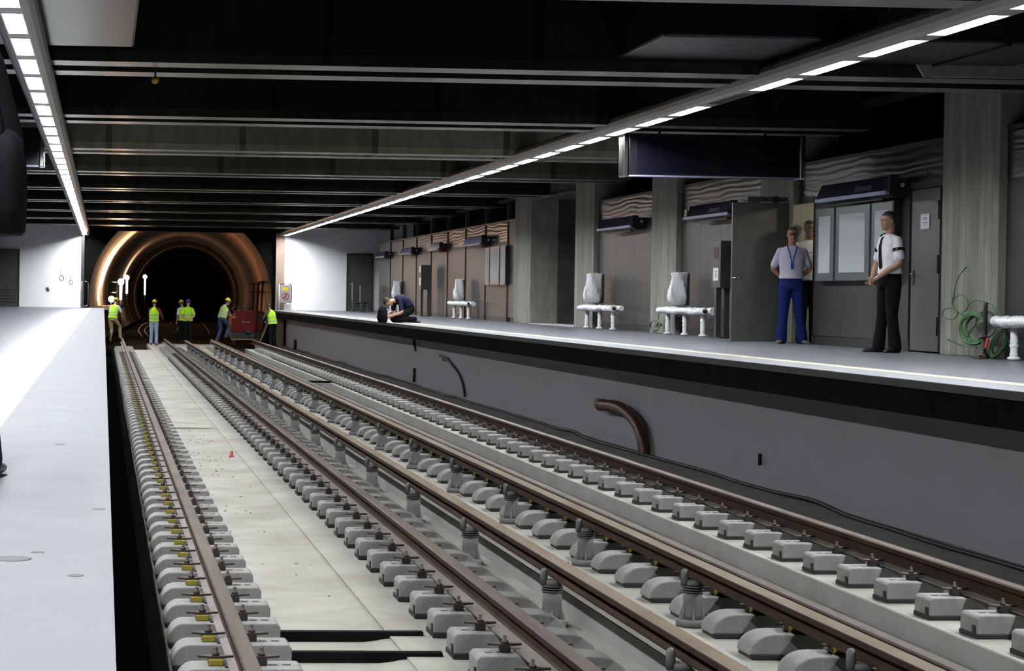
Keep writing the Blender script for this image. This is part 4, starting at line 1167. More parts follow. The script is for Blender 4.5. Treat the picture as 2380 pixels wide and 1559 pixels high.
# ------------------------------------------------------------------ people
SKIN = {'tan': (.36, .20, .13), 'brown': (.25, .125, .075), 'dark': (.13, .065, .042), 'olive': (.30, .165, .105)}
for k_, c_ in SKIN.items(): M['skin_' + k_] = pmat('skin_' + k_, c_, 0.6, var=.02, scale=30, k=1)
def cloth(key, col, var=.10, scale=25, rough=.85, k=1.0):
    if key not in M: M[key] = pmat(key, col, rough, var=var, scale=scale, bump=.25, bscale=40, k=k, spec=.1)
    return key
cloth('cloth_white', (.62, .61, .66)); cloth('cloth_tee', (.50, .50, .51)); cloth('cloth_lilac', (.36, .34, .43), var=.16, scale=60)
cloth('cloth_black', (.004, .004, .005)); cloth('cloth_navy', (.012, .014, .034)); cloth('cloth_jeans', (.008, .014, .085)); cloth('cloth_jeans_dark', (.03, .045, .085))
cloth('cloth_jeans_pale', (.22, .27, .36)); cloth('cloth_khaki', (.25, .19, .11)); cloth('vest_lime', (.34, .62, .03), var=.05); cloth('vest_pale', (.34, .44, .15), var=.05)
cloth('cloth_maroon', (.12, .02, .022)); cloth('cloth_olive', (.05, .055, .03)); cloth('band_grey', (.26, .29, .28)); cloth('lanyard_blue', (.02, .04, .22))
M['hair_black'] = pmat('hair_black', (.010, .009, .008), .6, k=1); M['hair_short'] = pmat('hair_cropped', (.028, .02, .016), .75, k=1)
M['helmet_yellow'] = pmat('helmet_yellow', (.70, .55, .02), .35, k=1); M['helmet_blue'] = pmat('helmet_blue', (.02, .05, .32), .35, k=1)
M['shoe_black'] = pmat('shoe_black_leather', (.007, .007, .007), .4, k=1); M['shoe_brown'] = pmat('shoe_dusty_brown', (.09, .07, .055), .8, k=1); M['shoe_pale'] = pmat('shoe_pale', (.30, .28, .25), .7, k=1)
M['eye_white'] = pmat('eye_white', (.55, .53, .50), .3, k=1); M['lip'] = pmat('lip', (.22, .09, .075), .5, k=1)

def V(*a): return Vector(a)
def remeshed(mb, name, parent, voxel, smooth=6):
    """fuses the collected shapes into one continuous surface"""
    tmp = mb.build(name + '_raw')
    md = tmp.modifiers.new('r', 'REMESH'); md.mode = 'VOXEL'; md.voxel_size = voxel; md.use_smooth_shade = True
    sm = tmp.modifiers.new('s', 'SMOOTH'); sm.iterations = smooth; sm.factor = .5
    dg = bpy.context.evaluated_depsgraph_get(); dg.update()
    me = bpy.data.meshes.new_from_object(tmp.evaluated_get(dg)); me.name = name
    mats = list(tmp.data.materials)
    raw = tmp.data; bpy.data.objects.remove(tmp); bpy.data.meshes.remove(raw)
    me.materials.clear()
    me.materials.append(mats[0])
    o = bpy.data.objects.new(name, me); COL.objects.link(o)
    if parent: o.parent = parent
    return o

def ring(c, lat, fwd, a, b, n=20, bb=None):
    """ellipse: half width a along lat, depth b in front and bb behind"""
    bb = b if bb is None else bb; out = []
    for j in range(n):
        t = 2 * math.pi * j / n; s = math.sin(t)
        out.append(c + lat * (a * math.cos(t)) + fwd * ((b if s >= 0 else bb) * s))
    return out
def limb(mb, pts, rs, mat, k=5, n=14):
    """tapering limb through joints, rounded at both ends"""
    P = smooth_path(pts, k); m = len(P); R = []
    for i in range(m):
        f = i / (m - 1) * (len(rs) - 1); a = int(min(f, len(rs) - 2)); R.append(rs[a] + (rs[a + 1] - rs[a]) * (f - a))
    mb.tube(P, R, mat, n=n); mb.ball(P[0], R[0] * .98, mat, n=10); mb.ball(P[-1], R[-1] * .98, mat, n=10)

def hand(mb, w, d, side, pn, curl, mat, s=1.0):
    """palm, four bent fingers and a thumb; d: direction of the hand, pn: palm normal, side: towards the thumb"""
    d = d.normalized(); pn = (pn - d * pn.dot(d)).normalized(); side = (side - d * side.dot(d) - pn * side.dot(pn)).normalized()
    mb.loft([ring(w + d * t * s, side, pn, a * s, b * s, 12) for t, a, b in ((-.01, .026, .022), (.02, .034, .019), (.06, .041, .016), (.088, .040, .013))], mat)
    for i, (off, L) in enumerate(((.031, .072), (.011, .080), (-.010, .075), (-.029, .060))):
        p = w + d * (.082 * s) + side * off * s; pts = [p]; a = 0
        for j, f in enumerate((.45, .32, .23)):
            a += curl * (.6 + .12 * i + .2 * j)
            dd = d * math.cos(a) + pn * math.sin(a) + side * off * .8
            p = p + dd.normalized() * L * f * s; pts.append(p)
        mb.tube(pts, [.0098 * s, .0092 * s, .0085 * s, .0065 * s], mat, n=8); mb.ball(pts[-1], .0068 * s, mat, n=8)
    p = w + d * .02 * s + side * .030 * s
    q = p + (side * .75 + d * .55 + pn * .3).normalized() * .042 * s
    r = q + (d * .9 + side * .12 + pn * (.25 + curl * .4)).normalized() * .036 * s
    mb.tube([p, q, r], [.0135 * s, .0115 * s, .008 * s], mat, n=8); mb.ball(r, .008 * s, mat, n=8)

HEAD = [(.00, .026, .082, -.030), (.04, .040, .092, .005), (.12, .050, .094, .045), (.24, .058, .094, .066), (.36, .065, .091, .082), (.48, .070, .088, .094), (.58, .073, .090, .102), (.70, .074, .089, .106), (.82, .068, .076, .099), (.91, .052, .054, .078), (.97, .030, .030, .046), (1.0, .010, .010, .014)]
def head_rings(B, r, f, u, s, grow=0.0, t0=0.0, n=24):
    out = []
    for t, a, fr, bk in HEAD:
        if t < t0 - 1e-6: continue
        out.append(ring(B + u * (t * .232 * s + (grow if t > .9 else 0)), r, f, (a + grow) * s, (fr + grow) * s, n, (bk + grow) * s))
    return out

def person(label, loc, heading, s=1.0, skin='tan', hair='hair_short', top='cloth_white', sleeve='short', trousers='cloth_black', shoes='shoe_black',
           vest=None, helmet=None, hips=(0, 0, .92), lean=0.0, side_lean=0.0, bend=0.0, head_pitch=0.0, head_yaw=0.0, le=None, lw=None, re=None, rw=None,
           lk=None, la=None, rk=None, ra=None, ltoe=None, rtoe=None, lhd=None, rhd=None, curl=.45, voxel=.010, hem=0.0, jacket=False, tucked=True, face=True, belt=None, hair_full=False, pelvis_tilt=None):
    """local frame: facing +Y, right hand side +X"""
    root = empty('person', loc, heading); tag(root, label, 'person')
    X = V(1, 0, 0); Z = V(0, 0, 1)
    hp = V(*hips) * s
    d0 = V(math.sin(side_lean * .5), math.sin(lean * .6 if pelvis_tilt is None else pelvis_tilt), math.cos(lean * .6)).normalized()
    d1 = V(math.sin(side_lean), math.sin(lean + bend), math.cos(lean + bend)).normalized()
    A = hp; Cm = A + d0 * .30 * s; NB = Cm + d1 * .30 * s
    def spine(t):                                  # quadratic curve hips -> neck base, t in 0..1
        return A * (1 - t) ** 2 + Cm * 2 * t * (1 - t) + NB * t * t
    def sdir(t): return ((Cm - A) * (1 - t) + (NB - Cm) * t).normalized()
    def frame(t):
        u = sdir(t); l = (X - u * X.dot(u)).normalized(); return l, u.cross(l) * 1.0, u
    TOR = [(-.06, .150, .105), (.04, .168, .118), (.16, .162, .112), (.30, .146, .102), (.48, .158, .112), (.66, .176, .122), (.80, .186, .112), (.90, .160, .092), (.97, .095, .070), (1.0, .062, .060)]
    l1, f1, u1 = frame(1.0); ls, fs, us = frame(.86)
    RS = spine(.855) + ls * .170 * s; LS = spine(.855) - ls * .170 * s
    def jp(v, d): return V(*v) * s if v is not None else d
    RE = jp(re, V(.235, -.02, 1.14) * s); RW = jp(rw, V(.245, .06, .88) * s); LE = jp(le, V(-.235, -.02, 1.14) * s); LW = jp(lw, V(-.245, .06, .88) * s)
    lh, fh, uh = frame(0.0)
    RH = A + lh * .088 * s - uh * .02 * s; LH = A - lh * .088 * s - uh * .02 * s
    RK = jp(rk, V(.10, .015, .49) * s); RA = jp(ra, V(.11, -.02, .085) * s); LK = jp(lk, V(-.10, .015, .49) * s); LA = jp(la, V(-.11, -.02, .085) * s)
    RT = V(*(rtoe or (.15, 1, 0))).normalized(); LT = V(*(ltoe or (-.15, 1, 0))).normalized()
    # head frame
    hf = V(math.sin(-head_yaw) * 1.0, math.cos(head_yaw), 0); hr = V(math.cos(head_yaw), math.sin(head_yaw), 0)
    pt = head_pitch; HF = hf * math.cos(pt) - Z * math.sin(pt); HU = Z * math.cos(pt) + hf * math.sin(pt)
    HB = NB + d1 * .035 * s + HU * .012 * s + HF * .012 * s
    sk = 'skin_' + skin
    # --- body: one continuous surface
    b = MB()
    b.loft([ring(spine(t), frame(t)[0], frame(t)[1], a * s * .93, c * s * .93) for t, a, c in TOR], sk)
    limb(b, [NB - d1 * .03 * s, NB + d1 * .03 * s, HB + HU * .075 * s - HF * .012 * s], [.062 * s, .056 * s, .056 * s], sk)
    b.loft(head_rings(HB, hr, HF, HU, s), sk)
    def hp3(x, y, z): return HB + hr * x * s + HF * y * s + HU * z * s
    if face:
        b.loft([ring(hp3(0, .080, .128), hr, HF, .007 * s, .014 * s, 8), ring(hp3(0, .092, .105), hr, HF, .011 * s, .016 * s, 8), ring(hp3(0, .100, .085), hr, HF, .016 * s, .017 * s, 8), ring(hp3(0, .090, .074), hr, HF, .014 * s, .012 * s, 8)], sk)
        for q in (-1, 1):
            b.ball(hp3(q * .074, -.010, .108), .030 * s, sk, sc=(.28, .62, 1.0), n=10)
            b.ball(hp3(q * .030, .080, .132), .018 * s, sk, sc=(1.3, .5, .45), n=8)
            b.ball(hp3(q * .040, .070, .085), .022 * s, sk, sc=(1, .7, 1), n=8)
        b.ball(hp3(0, .090, .052), .020 * s, sk, sc=(1.2, .55, .55), n=8); b.ball(hp3(0, .084, .012), .024 * s, sk, sc=(1.1, .7, .7), n=8)
    for (S, E, W, hd, q) in ((RS, RE, RW, rhd, 1), (LS, LE, LW, lhd, -1)):
        limb(b, [S, (S + E) / 2, E, (E * .45 + W * .55), W], [.047 * s, .044 * s, .039 * s, .039 * s, .027 * s], sk)
        hdv = V(*hd) if hd is not None else (W - E)
        thumb = V(0, 1, 0) if abs(hdv.normalized().y) < .8 else Z
        pn = V(-q, 0, 0)
        if abs(hdv.normalized().x) > .75: pn = V(0, -1, 0) if W.y < A.y - .05 else V(0, 0, -1)
        hand(b, W, hdv, thumb, pn, curl, sk, s)
    for (H, K, N) in ((RH, RK, RA), (LH, LK, LA)): limb(b, [H, (H + K) / 2, K, (K * .55 + N * .45), N], [.085 * s, .074 * s, .052 * s, .052 * s, .036 * s], sk)
    for (N, T) in ((RA, RT), (LA, LT)): b.ball(N + T * .03 * s - Z * .045 * s, .030 * s, sk, sc=(.8, 1.6, .6), n=10, rot=Vector((0, 1, 0)).rotation_difference(T))
    o = remeshed(b, 'body', root, voxel * .8, 3)
    # --- eyes, brows, lips
    if face:
        e = MB()
        for q in (-1, 1):
            e.ball(hp3(q * .031, .0855, .117), .0105 * s, 'eye_white', sc=(1.2, .5, .42), n=8); e.ball(hp3(q * .031, .0905, .117), .0060 * s, 'hair_black', sc=(1, .55, .78), n=8)
        e.build('eyes', root)
        e = MB()
        for q in (-1, 1): e.tube([hp3(q * .013, .094, .134), hp3(q * .030, .095, .138), hp3(q * .050, .084, .132)], [.004 * s, .005 * s, .003 * s], hair if hair else 'hair_short', n=6)
        e.build('eyebrows', root)
        e = MB(); e.tube([hp3(-.024, .088, .049), hp3(0, .102, .051), hp3(.024, .088, .049)], [.003 * s, .006 * s, .003 * s], 'lip', n=6); e.build('lips', root)
    # --- hair or helmet
    if helmet:
        h = MB(); c = hp3(0, -.008, .150); rings_ = []
        for i in range(8):
            a = math.pi / 2 * i / 7 * .97; rings_.append(ring(c + HU * (.118 * math.sin(a)) * s, hr, HF, .098 * s * math.cos(a), .122 * s * math.cos(a), 22))
        h.loft(rings_, helmet)
        h.loft([ring(c - HU * .004 * s, hr, HF, .108 * s, .170 * s, 22, .134 * s), ring(c + HU * .010 * s, hr, HF, .099 * s, .128 * s, 22)], helmet)
        h.tube([c + HF * .118 * s + HU * .02 * s, c + HF * .07 * s + HU * .105 * s, c + HU * .124 * s, c - HF * .07 * s + HU * .105 * s, c - HF * .118 * s + HU * .02 * s], .010 * s, helmet, n=6)
        h.build('helmet', root)
    if hair:
        h = MB(); t0 = .40 if helmet else (.40 if hair_full else .46)
        R = []
        for t, a, fr, bk in HEAD:
            if t < .30: continue
            g = .009 if hair_full else .005
            front = fr + g if t > .78 else (fr * .30 if t > .60 else -.030)
            R.append(ring(HB + HU * (t * .232 + (g if t > .9 else 0)) * s, hr, HF, (a + g) * s, front * s, 24, (bk + g) * s))
        h.loft(R, hair); h.build('hair', root)
    # --- trousers
    t_ = MB()
    t_.loft([ring(spine(t), frame(t)[0], frame(t)[1], a * s, c * s) for t, a, c in ((-.14, .165, .115), (-.05, .178, .128), (.06, .176, .126), (.16, .160, .116), (.22, .152, .110))], trousers)
    for (H, K, N) in ((RH, RK, RA), (LH, LK, LA)):
        P1 = H * .5 + K * .5; P2 = K * .5 + N * .5; e = N - (K - N).normalized() * .03 * s
        rn = random.Random(int(abs(loc[0] * 100 + loc[1] * 10)))
        limb(t_, [H - Z * .01 * s, P1, K, P2, N * .75 + K * .25, e], [.104 * s, .092 * s, .072 * s, .070 * s, (.066 + hem) * s, (.068 + hem) * s], trousers, k=6)
    if tucked is None: pass
    tr = remeshed(t_, 'trousers', root, voxel, 3)
    if belt:
        m_ = MB(); m_.loft([ring(spine(.16), frame(.16)[0], frame(.16)[1], .167 * s, .123 * s), ring(spine(.225), frame(.2)[0], frame(.2)[1], .163 * s, .120 * s)], belt, caps=False); m_.build('belt', root, recalc=True)
    # --- shoes
    for (N, T, K) in ((RA, RT, RK), (LA, LT, LK)):
        c = MB(); lat = T.cross(Z).normalized() if abs(T.z) < .9 else X; upv = lat.cross(T).normalized()
        if upv.z < 0 and abs(T.z) < .7: upv = -upv
        base = N - upv * .085 * s
        c.loft([ring(base + T * y * s + upv * z * s, lat, upv, a * s, h_ * s, 16, z * s * .98) for y, z, a, h_ in ((-.085, .030, .020, .020), (-.075, .036, .034, .040), (-.03, .040, .038, .052), (.03, .040, .040, .044), (.10, .032, .047, .026), (.155, .026, .044, .020), (.19, .022, .030, .014), (.20, .020, .012, .006))], shoes)
        c.build('shoe', root)
    # --- top
    long_ = sleeve == 'long'; g = .030 if jacket else .016
    c = MB(); lo = -.10 if jacket else (.14 if tucked else .0)
    TOPR = [(lo, .172 + g, .122 + g)] + [(t, a + g + (.010 if t < .5 else .0), c_ + g + (.008 if t < .5 else 0)) for t, a, c_ in TOR if t > lo + .03 and t < .95] + [(.955, .108 + g * .6, .080 + g * .5), (.985, .080, .076)]
    c.loft([ring(spine(t), frame(t)[0], frame(t)[1], a * s, d_ * s, 24) for t, a, d_ in TOPR], top)
    for (S, E, W) in ((RS, RE, RW), (LS, LE, LW)):
        gg = .028 if jacket else .016
        if long_: limb(c, [S, (S + E) / 2, E, (E + W) / 2, W + (E - W) * .04], [(.046 + gg) * s, (.048 + gg) * s, (.044 + gg) * s, (.042 + gg) * s, (.034 + gg) * s], top)
        else: limb(c, [S, S * .65 + E * .35, S * .22 + E * .78], [(.040 + gg) * s, (.041 + gg) * s, (.047 + gg) * s], top)
    remeshed(c, 'shirt' if not jacket else 'jacket', root, voxel, 3)
    # --- hi-vis vest with two reflective bands
    if vest:
        c = MB()
        VR = [(.02, .205, .152), (.16, .200, .148), (.32, .192, .142), (.48, .192, .144), (.64, .198, .150), (.78, .190, .142), (.88, .150, .122), (.95, .112, .100), (.975, .098, .092)]
        c.loft([ring(spine(t), frame(t)[0], frame(t)[1], a * s, d_ * s, 24) for t, a, d_ in VR], vest)
        v = remeshed(c, 'vest', root, voxel, 3)
        for t in (.20, .42):
            c = MB(); c.loft([ring(spine(t + dt), frame(t)[0], frame(t)[1], .206 * s, .156 * s, 28) for dt in (-.035, .035)], 'band_grey', caps=False); c.build('reflective_band', v)
    root['_tmp'] = 0
    del root['_tmp']
    return root, dict(NB=NB, HB=HB, hp3=hp3, spine=spine, frame=frame, LW=LW, RW=RW, LE=LE, RE=RE, LS=LS, RS=RS, d1=d1)

R_ = math.radians
# the guard in profile beside the closed door
g = on_z(2068, 819, 0)
GR, q = person('guard in white short-sleeved shirt and black tie, hands clasped, by the closed door', (g.x - .02, g.y, 0), R_(99), s=1.015, skin='olive', hair='hair_black', hair_full=True, top='cloth_white', trousers='cloth_black',
       le=(-.245, .02, 1.15), lw=(-.055, .235, .935), re=(.245, .03, 1.15), rw=(.045, .22, .93), lhd=(.75, .55, -.75), rhd=(-.6, .5, -.8), lk=(-.10, .02, .49), la=(-.13, -.01, .085), rk=(.10, .03, .49), ra=(.13, .06, .085), ltoe=(-.35, 1, 0), rtoe=(.25, 1, 0),
       head_yaw=R_(-6), head_pitch=R_(4), hem=.012, belt='cloth_black', voxel=.009)
def chest_pt(q, t, x, d, s=1.0):
    l, f, u = q['frame'](t); return q['spine'](t) + l * x * s + f * d * s
b = MB(); b.loft([[chest_pt(q, t, x0, dd), chest_pt(q, t, x1, dd), chest_pt(q, t, x1, dd + .006), chest_pt(q, t, x0, dd + .006)] for t, x0, x1, dd in ((.93, -.016, .016, .104), (.88, -.014, .014, .122), (.72, -.022, .022, .146), (.50, -.03, .03, .142), (.30, -.034, .034, .136), (.24, -.012, .012, .134))], 'cloth_black', smooth=False); b.build('tie', GR)
for sd, S in ((-1, q['LS']), (1, q['RS'])):
    b = MB(); b.box(-.05, .05, -.028, .028, -.006, .006, 'cloth_black', mtx=Matrix.Translation(S + V(-sd * .03, 0, .078)) @ Matrix.Rotation(sd * .3, 4, 'Y')); b.build('epaulette', GR)
for sd, S, E in ((-1, q['LS'], q['LE']), (1, q['RS'], q['RE'])):
    dn = (E - S).normalized(); c = S * .55 + E * .45
    lat = dn.cross(V(0, 1, 0)).normalized(); fo = lat.cross(dn).normalized()
    b = MB(); b.loft([ring(c + dn * z, lat, fo, .0785, .0785, 24) for z in (-.018, .018)], 'cloth_black', caps=False); ab = b.build('arm_band', GR)
    b = MB()
    for a in (-.9, -.1, .7):
        cc = c + (lat * math.cos(a + math.pi * .5) * 1 + fo * math.sin(a + math.pi * .5)) * .081; b.ball(cc, .009, 'white', n=6)
    b.build('stars', ab)
b = MB(); b.loft([ring(q['LW'] * .93 + q['LE'] * .07 + (q['LW'] - q['LE']).normalized() * z, (q['LW'] - q['LE']).cross(V(0, 0, 1)).normalized(), (q['LW'] - q['LE']).cross((q['LW'] - q['LE']).cross(V(0, 0, 1))).normalized(), .034, .034, 16) for z in (-.012, .012)], 'chrome', caps=False); b.build('wrist_watch', GR)

# man with the lanyard in front of the open steel door
g = on_z(1830, 798, 0)
MR, q = person('man in lilac shirt, blue lanyard, glasses and blue jeans before the open door', (10.42, 27.55, 0), R_(163), s=.985, skin='brown', hair='hair_short', top='cloth_lilac', trousers='cloth_jeans', shoes='shoe_brown',
       le=(-.27, -.09, 1.16), lw=(-.05, -.17, .98), re=(.27, -.09, 1.16), rw=(.06, -.18, .96), lhd=(.9, 0, -.3), rhd=(-.9, 0, -.3), lk=(-.12, .02, .49), la=(-.17, -.02, .085), rk=(.11, .03, .49), ra=(.14, .02, .085), ltoe=(-.45, 1, 0), rtoe=(.4, 1, 0), head_yaw=R_(8), tucked=True, hem=.016, belt='cloth_black', voxel=.009)
b = MB()
for sd in (-1, 1): b.tube([chest_pt(q, .985, sd * .066, .03), chest_pt(q, .93, sd * .062, .106), chest_pt(q, .75, sd * .034, .146), chest_pt(q, .58, sd * .008, .142)], .008, 'lanyard_blue', n=6)
b.box(-.022, .022, -.004, .004, -.11, .0, 'lanyard_blue', mtx=Matrix.Translation(chest_pt(q, .57, 0, .146))); b.build('lanyard', MR)
b = MB(); h3 = q['hp3']
for sd in (-1, 1):
    b.tube([h3(sd * .031 + .024 * math.cos(a), .108, .118 + .016 * math.sin(a)) for a in [2 * math.pi * j / 14 for j in range(14)]], .0032, 'black', n=5, closed=True)
    b.tube([h3(sd * .055, .106, .122), h3(sd * .076, .05, .122), h3(sd * .078, -.01, .118)], .003, 'black', n=5)
b.tube([h3(-.008, .110, .122), h3(.008, .110, .122)], .003, 'black', n=5); b.build('glasses', MR)

# man half hidden in the doorway
g = on_y(1879, 660, 27.86)
TR, q = person('man in white t-shirt and dark trousers half hidden in the doorway', (g.x, 27.86, 0), R_(170), s=1.05, skin='dark', hair='hair_short', top='cloth_tee', trousers='cloth_black', shoes='shoe_pale', tucked=False, head_yaw=R_(-4), head_pitch=R_(5), voxel=.009,
       le=(-.22, -.06, 1.13), lw=(-.20, .02, .88), re=(.20, .0, 1.13), rw=(.19, .06, .90), lk=(-.08, .02, .49), la=(-.09, -.02, .085), rk=(.09, .02, .49), ra=(.10, -.02, .085))
b = MB(); b.tube([chest_pt(q, .68, .13, .128), chest_pt(q, .66, .05, .142), chest_pt(q, .69, -.02, .140)], .006, 'shoe_brown', n=6); b.build('chest_print', TR)

# kneeling man at the platform edge, and his bag
KX, KY = 7.22, 44.6
KR, q = person('man in navy shirt kneeling at the platform edge, bowed over a black bag', (KX, KY, 0), R_(100), s=1.0, skin='tan', hair='hair_short', top='cloth_navy', trousers='cloth_black', shoes='shoe_black', hips=(0, -.20, .34), lean=R_(44), bend=R_(64), head_pitch=R_(92), pelvis_tilt=.30,
       lk=(-.15, .16, .075), la=(-.13, -.27, .085), rk=(.15, .16, .075), ra=(.13, -.27, .085), ltoe=(-.1, -1, -.1), rtoe=(.1, -1, -.1), le=(-.27, .08, .26), lw=(-.14, .34, .14), re=(.27, .12, .28), rw=(.10, .34, .20), lhd=(.25, .9, .1), rhd=(-.2, .9, .1), curl=.3, voxel=.010, face=True)
t = empty('camera_bag', (KX - .47, KY - .10, 0), R_(100)); tag(t, 'black round camera bag in front of the kneeling man', 'bag')
b = MB(); b.loft([ring(V(0, 0, z), V(1, 0, 0), V(0, 1, 0), a, c, 20) for z, a, c in ((0, .13, .09), (.04, .165, .115), (.16, .17, .12), (.28, .15, .11), (.36, .10, .08), (.385, .04, .03))], 'cloth_black'); b.build('bag_body', t)
b = MB(); b.ball((0, .085, .13), .1, 'cloth_black', sc=(1.1, .5, .9), n=12); b.build('pocket', t)
b = MB(); b.tube(smooth_path([(.05, -.08, .33), (.08, -.16, .30), (.07, -.19, .2), (.05, -.13, .1)], 5), .012, 'wrap', n=6); b.build('strap', t)

# person in black cut off by the frame, on the near platform
person('person in black jacket on the near platform, mostly cut off by the picture edge', (-.595, 6.42, 0), R_(4), s=1.0, skin='brown', hair='hair_black', top='cloth_black', jacket=True, sleeve='long', trousers='cloth_navy', shoes='shoe_black',
       re=(.245, -.02, 1.14), rw=(.205, .07, .92), le=(-.26, -.03, 1.14), lw=(-.23, .08, .90), rk=(.145, .015, .49), ra=(.185, -.02, .085), rtoe=(.30, 1, 0), lk=(-.12, .01, .49), la=(-.15, -.02, .085), voxel=.010)

t = empty('shoulder_bag', (-.345, 6.42, .84), R_(6)); tag(t, 'black soft bag hanging at the hip of the person in black jacket', 'bag')
b = MB(); b.loft([ring(V(0, 0, z), V(1, 0, 0), V(0, 1, 0), a_, c_, 20) for z, a_, c_ in ((0, .060, .13), (.012, .072, .16), (.10, .078, .175), (.24, .074, .17), (.33, .058, .14), (.36, .03, .08))], 'cloth_black'); b.build('bag_body', t)
b = MB(); b.tube(smooth_path([V(-.02, .10, .33), V(-.05, .07, .50), V(-.09, .02, .66), V(-.05, -.06, .50), V(-.02, -.10, .33)], 5), .014, 'cloth_black', n=6); b.build('strap', t)

# ---- the track workers by the tunnel mouth
TV = .013
def worker(px, D, z, *a, **k):
    x = on_y(px, 740, D).x
    return person(a[0], (x, D, z), *a[1:], voxel=TV, **k)
worker(262, 72.2, -1.30, 'worker in yellow helmet and khaki trousers, one foot raised, beside the near platform', R_(-28), s=.98, skin='brown', helmet='helmet_yellow', vest='vest_lime', top='cloth_tee', trousers='cloth_khaki', shoes='shoe_black',
       lean=R_(16), bend=R_(14), head_pitch=R_(25), rk=(.16, .28, .62), ra=(.20, .30, .20), lk=(-.08, .06, .49), la=(-.10, -.04, .085), re=(.25, .26, 1.16), rw=(.20, .40, .95), le=(-.24, .20, 1.12), lw=(-.16, .40, .98))
worker(358, 73.6, -1.43, 'worker in yellow helmet and pale jeans seen from behind, alone between the tracks', R_(-14), s=.99, skin='brown', helmet='helmet_yellow', vest='vest_lime', top='cloth_maroon', sleeve='long', trousers='cloth_jeans_pale', shoes='shoe_black',
       lean=R_(5), head_pitch=R_(10), re=(.30, .10, 1.18), rw=(.28, .33, 1.06), le=(-.20, .12, 1.14), lw=(-.10, .30, 1.10))
worker(437, 75.6, -1.43, 'worker in blue helmet seen from behind with both hands clasped at his back', R_(-4), s=1.0, skin='tan', helmet='helmet_blue', vest='vest_lime', top='vest_lime', trousers='cloth_black', shoes='shoe_black',
       le=(-.26, -.10, 1.16), lw=(-.06, -.19, .98), re=(.26, -.10, 1.16), rw=(.05, -.20, .97), lhd=(.9, 0, -.3), rhd=(-.9, 0, -.3), head_pitch=R_(12))
worker(424, 77.2, -1.43, 'worker in yellow helmet and white sleeves, half hidden behind the one in the blue helmet', R_(25), s=.985, skin='brown', helmet='helmet_yellow', vest='vest_lime', top='cloth_tee', trousers='cloth_black', shoes='shoe_black', head_pitch=R_(20), lean=R_(6))
worker(516, 74.6, -1.30, 'worker in yellow helmet and dark jeans leaning onto the red trolley, one knee raised', R_(-42), s=1.02, skin='brown', helmet='helmet_yellow', vest='vest_pale', top='cloth_black', trousers='cloth_jeans_dark', shoes='shoe_black',
       lean=R_(24), bend=R_(16), head_pitch=R_(18), head_yaw=R_(-20), rk=(.15, .26, .60), ra=(.14, .10, .24), lk=(-.10, .05, .50), la=(-.14, -.12, .085), re=(.25, .42, 1.10), rw=(.18, .62, .98), le=(-.12, .44, 1.08), lw=(.0, .64, .98))
worker(634, 71.0, -1.43, 'dark haired worker without helmet bending over the red trolley, closest to the far platform', R_(38), s=.98, skin='dark', hair='hair_black', vest='vest_lime', top='cloth_olive', trousers='cloth_black', shoes='shoe_black', sleeve='long',
       lean=R_(14), bend=R_(10), head_pitch=R_(30), re=(.28, .22, 1.18), rw=(.16, .44, 1.06), le=(-.26, .26, 1.16), lw=(-.10, .48, 1.04))
worker(603, 80.2, -1.55, 'worker with dark cap bending behind the red trolley', R_(150), s=.97, skin='dark', hair='hair_black', top='cloth_olive', sleeve='long', trousers='cloth_black', shoes='shoe_black', lean=R_(20), bend=R_(12), head_pitch=R_(30),
       re=(.26, .26, 1.16), rw=(.15, .46, 1.02), le=(-.26, .26, 1.16), lw=(-.15, .46, 1.02))
# ------------------------------------------------------------------ red rail trolley and clutter in the tunnel mouth
TY = 77.6
xl, xr = on_y(538, 760, TY).x, on_y(615, 760, TY).x
zt, zb = on_y(575, 723, TY).z, on_y(575, 771, TY).z
t = empty('rail_trolley', ((xl + xr) / 2, TY, -1.62)); tag(t, 'dark red rail trolley between the workers at the tunnel mouth', 'trolley')
w = (xr - xl) / 2; zt += 1.62; zb += 1.62
b = MB(); b.prism([(-w * .92, zb), (w * .92, zb), (w, zb + .12), (w * .97, zt - .06), (w * .93, zt), (-w * .93, zt), (-w * .97, zt - .06), (-w, zb + .12)], 0, 1.9, 'dark_red', bevel=.02); bd = b.build('body', t)
b = MB(); b.box(-w * .98, w * .98, .06, 1.85, zb - .30, zb, 'black'); b.build('chassis', t)
b = MB(); b.box(-w * 1.02, w * 1.08, -.06, .02, zb - .34, zb - .30, 'yellow_pad'); b.box(w * .98, w * 1.1, -.04, .3, zb - .34, zb - .08, 'yellow_pad'); b.build('bumper', t)
for sx in (-.72, .72):
    for yy in (.35, 1.5):
        b = MB(); b.lathe([(.05, -.05), (.20, -.05), (.20, .0), (.17, .0), (.17, .05), (.05, .05)], 'steel_dark', n=20, c=(sx * w, yy, .20), axis='X'); b.build('wheel', t)
b = MB(); b.lathe([(.075, -.012), (.075, .02)], 'black', n=18, c=(w * .52, 0, zt - .20), axis='Y'); b.build('filler_cap', bd)
b = MB(); b.lathe([(.06, -.05), (.06, .02)], 'steel_dark', n=16, c=(w * .30, .04, zb - .17), axis='Y'); b.build('round_buffer', t)
l = text_mesh('Gama', .14, 'lamp_body', 'lettering', bd, (-.14 * w, -.006, zb + (zt - zb) * .48), (math.pi / 2, 0, 0), .003)
b = MB(); b.prism([(-.10, zb - .02), (.10, zb - .02), (.0, zb + .12)], -.02, 0, 'steel_panel'); b.ball((.02, -.03, zb - .02), .12, 'steel_dark', sc=(1, .5, .5), n=10); b.build('coupling', t)
for i in range(7):
    xx = -w * .62 + i * w * .14
    b = MB(); b.tube([(xx, .02, zt - .01), (xx + .05, .5, zt + .10 - i * .008)], .022, 'chrome', n=6); b.build('top_slat', t)
